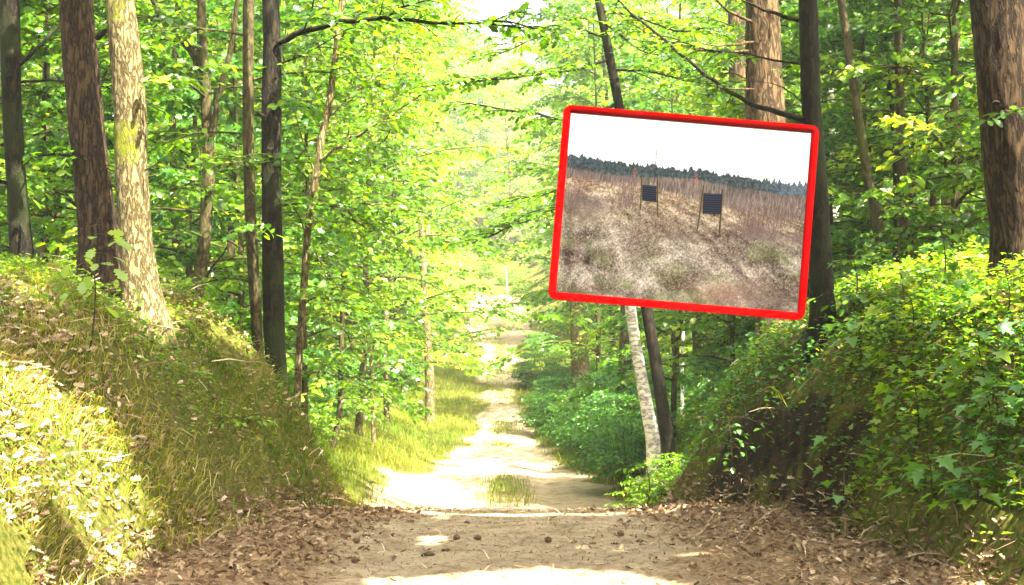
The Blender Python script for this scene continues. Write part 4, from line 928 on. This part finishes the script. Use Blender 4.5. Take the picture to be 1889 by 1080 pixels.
carpet('ground_cover', 14000, reg_bank(-1, 8.2, 17.5, .0, 4.0, lambda x, y, u: np.clip(2.4 * (fbm(x * 1.3, y * 1.3, 96) - .42), 0.04, 1)), .052, .17, lambda x, y, r: .62 + r.normal(0, .18, len(x)), 'oval leaved herbs in drifts over the left bank', OVAL, 'leaf', 19, .5)
carpet('leaf_litter', 1500, reg_bank(-1, 8.2, 11.0, .0, 1.9), .065, .10, lambda x, y, r: .85 + r.normal(0, .15, len(x)), 'dry leaves tinted pale for sunlight on the lower left bank', DRY, 'litter', 20, .8)  # pale tint stands in for strong sunlight on this slope
carpet('undergrowth', 90000, reg_far, .10, .55, lambda x, y, r: .35 + .4 * fbm(x * .5, y * .5, 76) + r.normal(0, .12, len(x)), 'leafy undergrowth covering the floor of the wood beside the track', OVAL, 'leaf', 7)
def reg_toe(r, n):
    y = 8 + 7.2 * r.random(n) ** .9; w_ = np.where(r.random(n) < .5, -(wl(y) + .3) , wr(y) + .35); x = w_ * (1 - np.abs(r.normal(0, .30, n))) ; x = np.where(x < 0, np.maximum(x, -wl(y) - .05 - .1 * r.random(n)), np.minimum(x, wr(y) + .25 * r.random(n))); k = (np.abs(x) > .3) & (np.abs(x) < 3.3)
    k &= r.random(n) < .25 + .9 * sstep(np.abs(x), .6, 1.6)
    return x[k], y[k]
carpet('leaf_litter', 8500, reg_toe, .055, .020, lambda x, y, r: .45 + r.normal(0, .26, len(x)), 'brown fallen oak leaves strewn along both edges of the track', DRY, 'litter', 8, .8)
carpet('leaf_litter', 5000, lambda r, n: reg_bank(1, 8, 17, .5, 3.8)(r, n), .07, .03, lambda x, y, r: .5 + r.normal(0, .25, len(x)), 'dry brown leaves caught among the grass of the bank', DRY, 'litter', 10, .7)
carpet('leaf_litter', 9000, lambda r, n: reg_bank(-1, 8, 17, -.1, 3.8)(r, n), .05, .04, lambda x, y, r: .6 + r.normal(0, .25, len(x)), 'pale dry leaves caught among the grass of the left bank', DRY, 'litter', 12, .7)
def reg_crumb(r, n): y = 8 + 7 * r.random(n); x = r.uniform(-2.4, 2.6, n); return x, y
carpet('needle_litter', 16000, reg_crumb, .035, .008, lambda x, y, r: .3 + r.normal(0, .25, len(x)), 'needles and crumbs of bark scattered over the sandy track', (np.array([(-.09, 0, 0), (.09, 0, 0), (.06, 1, .06), (-.06, 1, .03)]), [np.array([(0, 1, 2, 3)])]), 'litter', 9, .3)

# dead stems and twigs lying in the litter and over the banks
TW = (np.array([(-.02, 0, 0), (.02, 0, 0), (.03, .5, .08), (-.01, .5, .08), (.01, 1, .0), (-.01, 1, .0)], float), [np.array([(0, 1, 2, 3), (3, 2, 4, 5)])])
carpet('dead_twigs', 900, reg_crumb, .16, .02, lambda x, y, r: .6 + r.normal(0, .25, len(x)), 'thin dead twigs scattered over the near track', TW, 'litter', 31, .2)
carpet('dead_twigs', 1500, reg_bank(-1, 8, 17, -.2, 3.8), .28, .12, lambda x, y, r: .6 + r.normal(0, .25, len(x)), 'dead stems lying in the grass of the left bank', TW, 'litter', 32, .3)
carpet('dead_twigs', 1200, reg_bank(1, 8, 16, -.2, 3.8), .28, .15, lambda x, y, r: .55 + r.normal(0, .25, len(x)), 'dead stems lying over the right bank', TW, 'litter', 33, .3)

# ------------------------------------------------------------------ seedlings with broad leaves on the banks
def seedling(name, label, px, py, d, H, nlv, leaf, tpl, mat, tint, seed, group=None, onground=True, az0=None):
    f = Fol(seed); p = at(px, py, d); g0 = float(gz(p[0], p[1])); base = np.array([p[0], p[1], g0]); r = f.r
    az = r.uniform(0, 6.28) if az0 is None else az0
    top = np.array([p[0], p[1], max(p[2], g0 + H * .5)]); Q = np.stack([base + (top - base) * t + np.array([math.sin(t * 3) * .05, math.cos(t * 3) * .03, 0]) * 1 for t in np.linspace(0, 1, 7)]); Q[0] = base - [0, 0, .03]
    V, F = tube(Q, np.linspace(.009, .004, 7), 5, cap=False); f.w.add(V, F)
    for k in range(nlv):
        t = 1 - .65 * (k / nlv) ** 1.1; c = base + (top - base) * t + np.array([math.sin(t * 3) * .05, math.cos(t * 3) * .03, 0]); a = az + k * 2.4 + r.normal(0, .3); L = r.uniform(.10, .30) * (1 + H * .3)
        q = f.curve(c, a, L, .45, .55, 5); V, F = tube(q, np.linspace(.003, .0015, 5), 3, cap=False); f.w.add(V, F)
        if r.random() < .5:
            f.twigleaves(q, leaf * .8, leaf * .7, .3, tint)
        D = (q[-1] - q[-2])[None]; f.leaves(q[-1:], D + r.normal(0, .01, (1, 3)), np.array([[0, 0, 1.]]) + r.normal(0, .25, (1, 3)), np.array([leaf * r.uniform(.8, 1.25)]), np.array([tint + r.normal(0, .1)]))
    root = thing(name, label, 'plant', base, group); link('stem', f.w.mesh('stem', M['bark_mid'], True), root); link('leaves', f.leafmesh('leaves', tpl, mat), root); return root
SEED = [
 ('maple_seedling', 'broad leaved maple seedling hanging over the cut edge at the middle of the right bank', 1545, 800, 11.2, .3, 9, .12, MAPLE, 'leaf_cool', .8),
 ('maple_seedling', 'tall maple seedling with wide flat leaves near the right edge of the photo', 1800, 640, 10.2, .7, 16, .13, MAPLE, 'leaf', .75),
 ('maple_seedling', 'maple seedling with pale leaves low on the right bank beside dark hollow', 1705, 830, 9.9, .3, 12, .14, MAPLE, 'leaf_cool', .85),
 ('maple_seedling', 'maple seedling at the lower right edge above the leaf litter', 1790, 880, 9.3, .3, 12, .12, MAPLE, 'leaf', .7),
 ('maple_seedling', 'leafy seedling at the top right in front of the massive trunk', 1850, 500, 10.8, .8, 14, .12, MAPLE, 'leaf', .8),
 ('maple_seedling', 'sunlit seedling with layered leaves at right below the slim upright trunk', 1700, 560, 12.5, .6, 14, .11, MAPLE, 'leaf', .85),
 ('maple_seedling', 'seedling with bright leaves in the middle of the right bank slope', 1650, 690, 11.5, .5, 14, .10, MAPLE, 'leaf', .8),
 ('maple_seedling', 'small seedling on the right bank just below the right corner of the picture', 1590, 620, 12.6, .4, 12, .09, OVAL, 'leaf', .8),
 ('maple_seedling', 'seedling near the right edge halfway down the bank with mid green leaves', 1860, 740, 9.8, .5, 14, .12, MAPLE, 'leaf_cool', .7),
 ('oak_seedling', 'leafy oak shoot in front of the reddish trunk at the top of the left bank', 165, 420, 10.9, .6, 14, .13, OAK, 'leaf_pale', .75),
 ('hazel_seedling', 'low leafy seedling at the end of the right bank beside the dark leaning stem', 1190, 860, 15.4, .5, 20, .075, OVAL, 'leaf', .6),
 ('hazel_seedling', 'small leafy plant at the foot of the left bank above the litter', 400, 905, 12.6, .15, 14, .06, OVAL, 'leaf', .75),
 ('hazel_seedling', 'bright leafy plant low at the right end of the left bank', 450, 890, 13.2, .15, 14, .06, OVAL, 'leaf', .85),
 ('hazel_seedling', 'leafy plant on the right bank left of the dark hollow', 1340, 770, 13.6, .3, 18, .07, OVAL, 'leaf_cool', .6),
 ('hazel_seedling', 'leafy plant at the right bank top under the middle of the wide pine', 1440, 700, 13.6, .3, 18, .07, OVAL, 'leaf_cool', .45),
 ('oak_seedling', 'small oak shoot in shade right of the dark trunk carrying the picture', 1560, 540, 13.0, .5, 14, .09, OAK, 'leaf', .5),
]
for k, a in enumerate(SEED): seedling(*a, seed=300 + k)

r3 = np.random.default_rng(77)
for k in range(44):
    d = r3.uniform(9.2, 13.2); u_ = r3.uniform(.35, 3.6); x = float(wr(d)) + u_; p = put(x, d, .1); px, py, _ = to_px(p)
    if px > 1880: continue
    H = r3.uniform(.2, .55); cool = k % 3 == 0
    seedling('maple_seedling', 'one of the small %s maple seedlings spread over the right bank' % ('cool green' if cool else 'yellow green'), float(px), float(py) - H * FPX / d, d, H, 12, r3.uniform(.07, .12), MAPLE, 'leaf_cool' if cool else 'leaf', r3.uniform(.6, .9), 500 + k, 'small %s maple seedlings on the right bank' % ('cool green' if cool else 'yellow green'))
# ------------------------------------------------------------------ sticks, cones and stones on the track
def stick(label, pts, r0, seed, mat='stick', name='fallen_stick', fork=None):
    r = np.random.default_rng(seed); Q = []
    for px, py, lift in pts:
        # walk the ray down to the ground
        d = 9.0; 
        for q in np.arange(8.5, 19, .02):
            p = at(px, py, q)
            if p[2] < float(gz(p[0], p[1])): break
        Q.append(np.array([p[0], p[1], float(gz(p[0], p[1])) + lift + r0 * .7]))
    mb = MB(); A, rr = resample(Q, np.linspace(r0, r0 * .45, len(Q)), .05); A[1:-1] += r.normal(0, r0 * .15, (len(A) - 2, 3)); V, F = tube(A, rr, 9, r0 * .12, seed, True, .2, 6); mb.add(V, F)
    if fork:
        for t, az, L in fork:
            k = int(t * (len(A) - 1)); e = A[k] + np.array([math.cos(az) * L, math.sin(az) * L, .05]); V, F = tube(np.linspace(A[k], e, 5), np.linspace(r0 * .5, r0 * .2, 5), 6); mb.add(V, F)
    me = mb.mesh(name, M[mat], True); base = A[0].copy(); o = bpy.data.objects.new(name, me); C.objects.link(o)
    tag(o, label, 'stick')
stick('curved pale root like stick on the leaves at the lower left of the track', [(425, 1052, 0), (428, 1030, .02), (445, 1018, .03), (470, 1012, 0)], .017, 1)
stick('thick dark fallen branch at the foot of the right bank', [(1330, 935, .0), (1355, 925, .02), (1395, 910, .03)], .035, 2, 'bark_mid', 'fallen_branch')
stick('small pale log lying at the right end of the sandy crest', [(1105, 930, 0), (1145, 930, 0), (1182, 929, 0)], .022, 3, 'stick', 'small_log')
stick('pale forked stick in the litter right of the track', [(1275, 1000, 0), (1300, 985, .03), (1317, 960, .05)], .013, 4, fork=[(.5, .4, .12)])
stick('thin pale stick near the bottom right of the track', [(1366, 1008, 0), (1392, 1030, .02)], .008, 5)
stick('short twig below the thick dark fallen branch', [(1330, 945, 0), (1360, 950, .01), (1375, 944, .0)], .010, 6, 'bark_mid')
stick('pale fallen branch lying on the top of the right bank', [(1560, 508, .1), (1610, 525, .1), (1665, 548, .05)], .022, 7, 'stick', 'fallen_branch')
stick('long thin dead twig curving on the left bank', [(340, 635, .12), (250, 640, .2), (190, 630, .1)], .007, 8)
stick('short pale stick on the left bank among straw', [(100, 700, .1), (60, 660, .15)], .008, 9)

def cone_mesh(seed):
    r = np.random.default_rng(seed); mb = MB(); n = 9; t = np.linspace(0, 1, n)
    V, F = tube(np.stack([t * .05, 0 * t, .017 + 0 * t], 1), .004 + .013 * np.sin(np.clip(t * 2.9 + .2, 0, 3.14)) , 8); mb.add(V, F, .2)
    P, D, Nn = [], [], []
    for k in range(60):
        tt = k / 60; a = k * 2.4; rad = .004 + .013 * math.sin(min(3.1, tt * 2.9 + .2)); P.append((tt * .05, math.cos(a) * rad, .017 + math.sin(a) * rad)); D.append((.5, math.cos(a), math.sin(a))); Nn.append((-1, math.cos(a) * .5, math.sin(a) * .5))
    V, F, a = instance(OVAL, np.array(P), np.array(D, float), np.array(Nn, float), np.full(60, .012), r.uniform(0, .4, 60)); mb.add(V, F, a)
    return mb.mesh('pine_cone', M['litter'], False)
cm = cone_mesh(1)
def onray(px, py):
    for q in np.arange(8.5, 19, .01):
        p = at(px, py, q)
        if p[2] < float(gz(p[0], p[1])): return p
    return p
for k, (px, py, lab) in enumerate([(650, 1003, 'left of the middle of the track'), (843, 998, 'near the middle of the track, left of its twin'), (888, 997, 'at the middle of the track'), (1008, 1001, 'right of the middle of the track'),
                                   (648, 1040, 'at the lower left of the sand'), (1150, 990, 'beside the litter on the right'), (560, 1010, 'among the leaves at left'), (840, 938, 'up near the crest of the track')]):
    o = bpy.data.objects.new('pine_cone', cm); C.objects.link(o); p = onray(px, py); o.location = (p[0], p[1], float(gz(p[0], p[1])) + .002); o.rotation_euler = (0, 0, k * 1.7); o.scale = (1.15, 1.15, 1.15)
    tag(o, 'small brown pine cone lying ' + lab, 'pine cone', 'pine cones on the track')
def clod(label, px, py, s, seed, name='stone', mat='stick'):
    import bmesh
    bm = bmesh.new(); bmesh.ops.create_icosphere(bm, subdivisions=3, radius=1)
    r = np.random.default_rng(seed); ph = r.uniform(0, 9, 3)
    for v in bm.verts:
        n_ = .25 * math.sin(v.co.x * 3 + ph[0]) * math.cos(v.co.y * 2.5 + ph[1]) + .12 * math.sin(v.co.z * 6 + ph[2] + v.co.x * 5); v.co *= 1 + n_; v.co.x *= s[0]; v.co.y *= s[1]; v.co.z *= s[2]
    me = bpy.data.meshes.new(name); bm.to_mesh(me); bm.free(); me.materials.append(M[mat]); me.polygons.foreach_set('use_smooth', [True] * len(me.polygons))
    o = bpy.data.objects.new(name, me); C.objects.link(o); p = onray(px, py); o.location = (p[0], p[1], float(gz(p[0], p[1])) + s[2] * .4); tag(o, label, name.replace('_', ' '))
clod('flat lump of bark and cones left of the middle of the track', 790, 1026, (.055, .035, .02), 1, 'bark_lump', 'bark_mid')
clod('dark lump beside the flat bark lump on the sand', 822, 1018, (.03, .025, .018), 2, 'bark_lump', 'bark_mid')
clod('pale stone at the bottom edge left of the middle', 730, 1071, (.05, .035, .018), 3)
clod('small dark stone at the bottom edge', 1180, 1000, (.028, .02, .015), 4, 'stone', 'bark_mid')
clod('pale stone lying in the litter low on the right', 1372, 1072, (.07, .04, .025), 5)
clod('pale stone half in the litter at the right corner of the track', 1560, 962, (.05, .035, .03), 6)

# ------------------------------------------------------------------ air
hb = np.array([(x, y, z) for z in (-4, 95) for x, y in [(-215, -60), (215, -60), (215, 305), (-215, 305)]], float)
hm, t, o_ = newmat('forest_air'); pv = N(t, 'ShaderNodeVolumePrincipled'); pv.inputs['Density'].default_value = HAZE; pv.inputs['Color'].default_value = (.96, 1, .88, 1); pv.inputs['Anisotropy'].default_value = .2
t.links.new(pv.outputs[0], o_.inputs['Volume'])
hz = link('haze', mesh_np('haze', hb, np.array([(0, 3, 2, 1), (4, 5, 6, 7), (0, 1, 5, 4), (1, 2, 6, 5), (2, 3, 7, 6), (3, 0, 4, 7)]), hm)); hz['kind'] = 'stuff'; hz['label'] = 'pale bright air between the far trees'
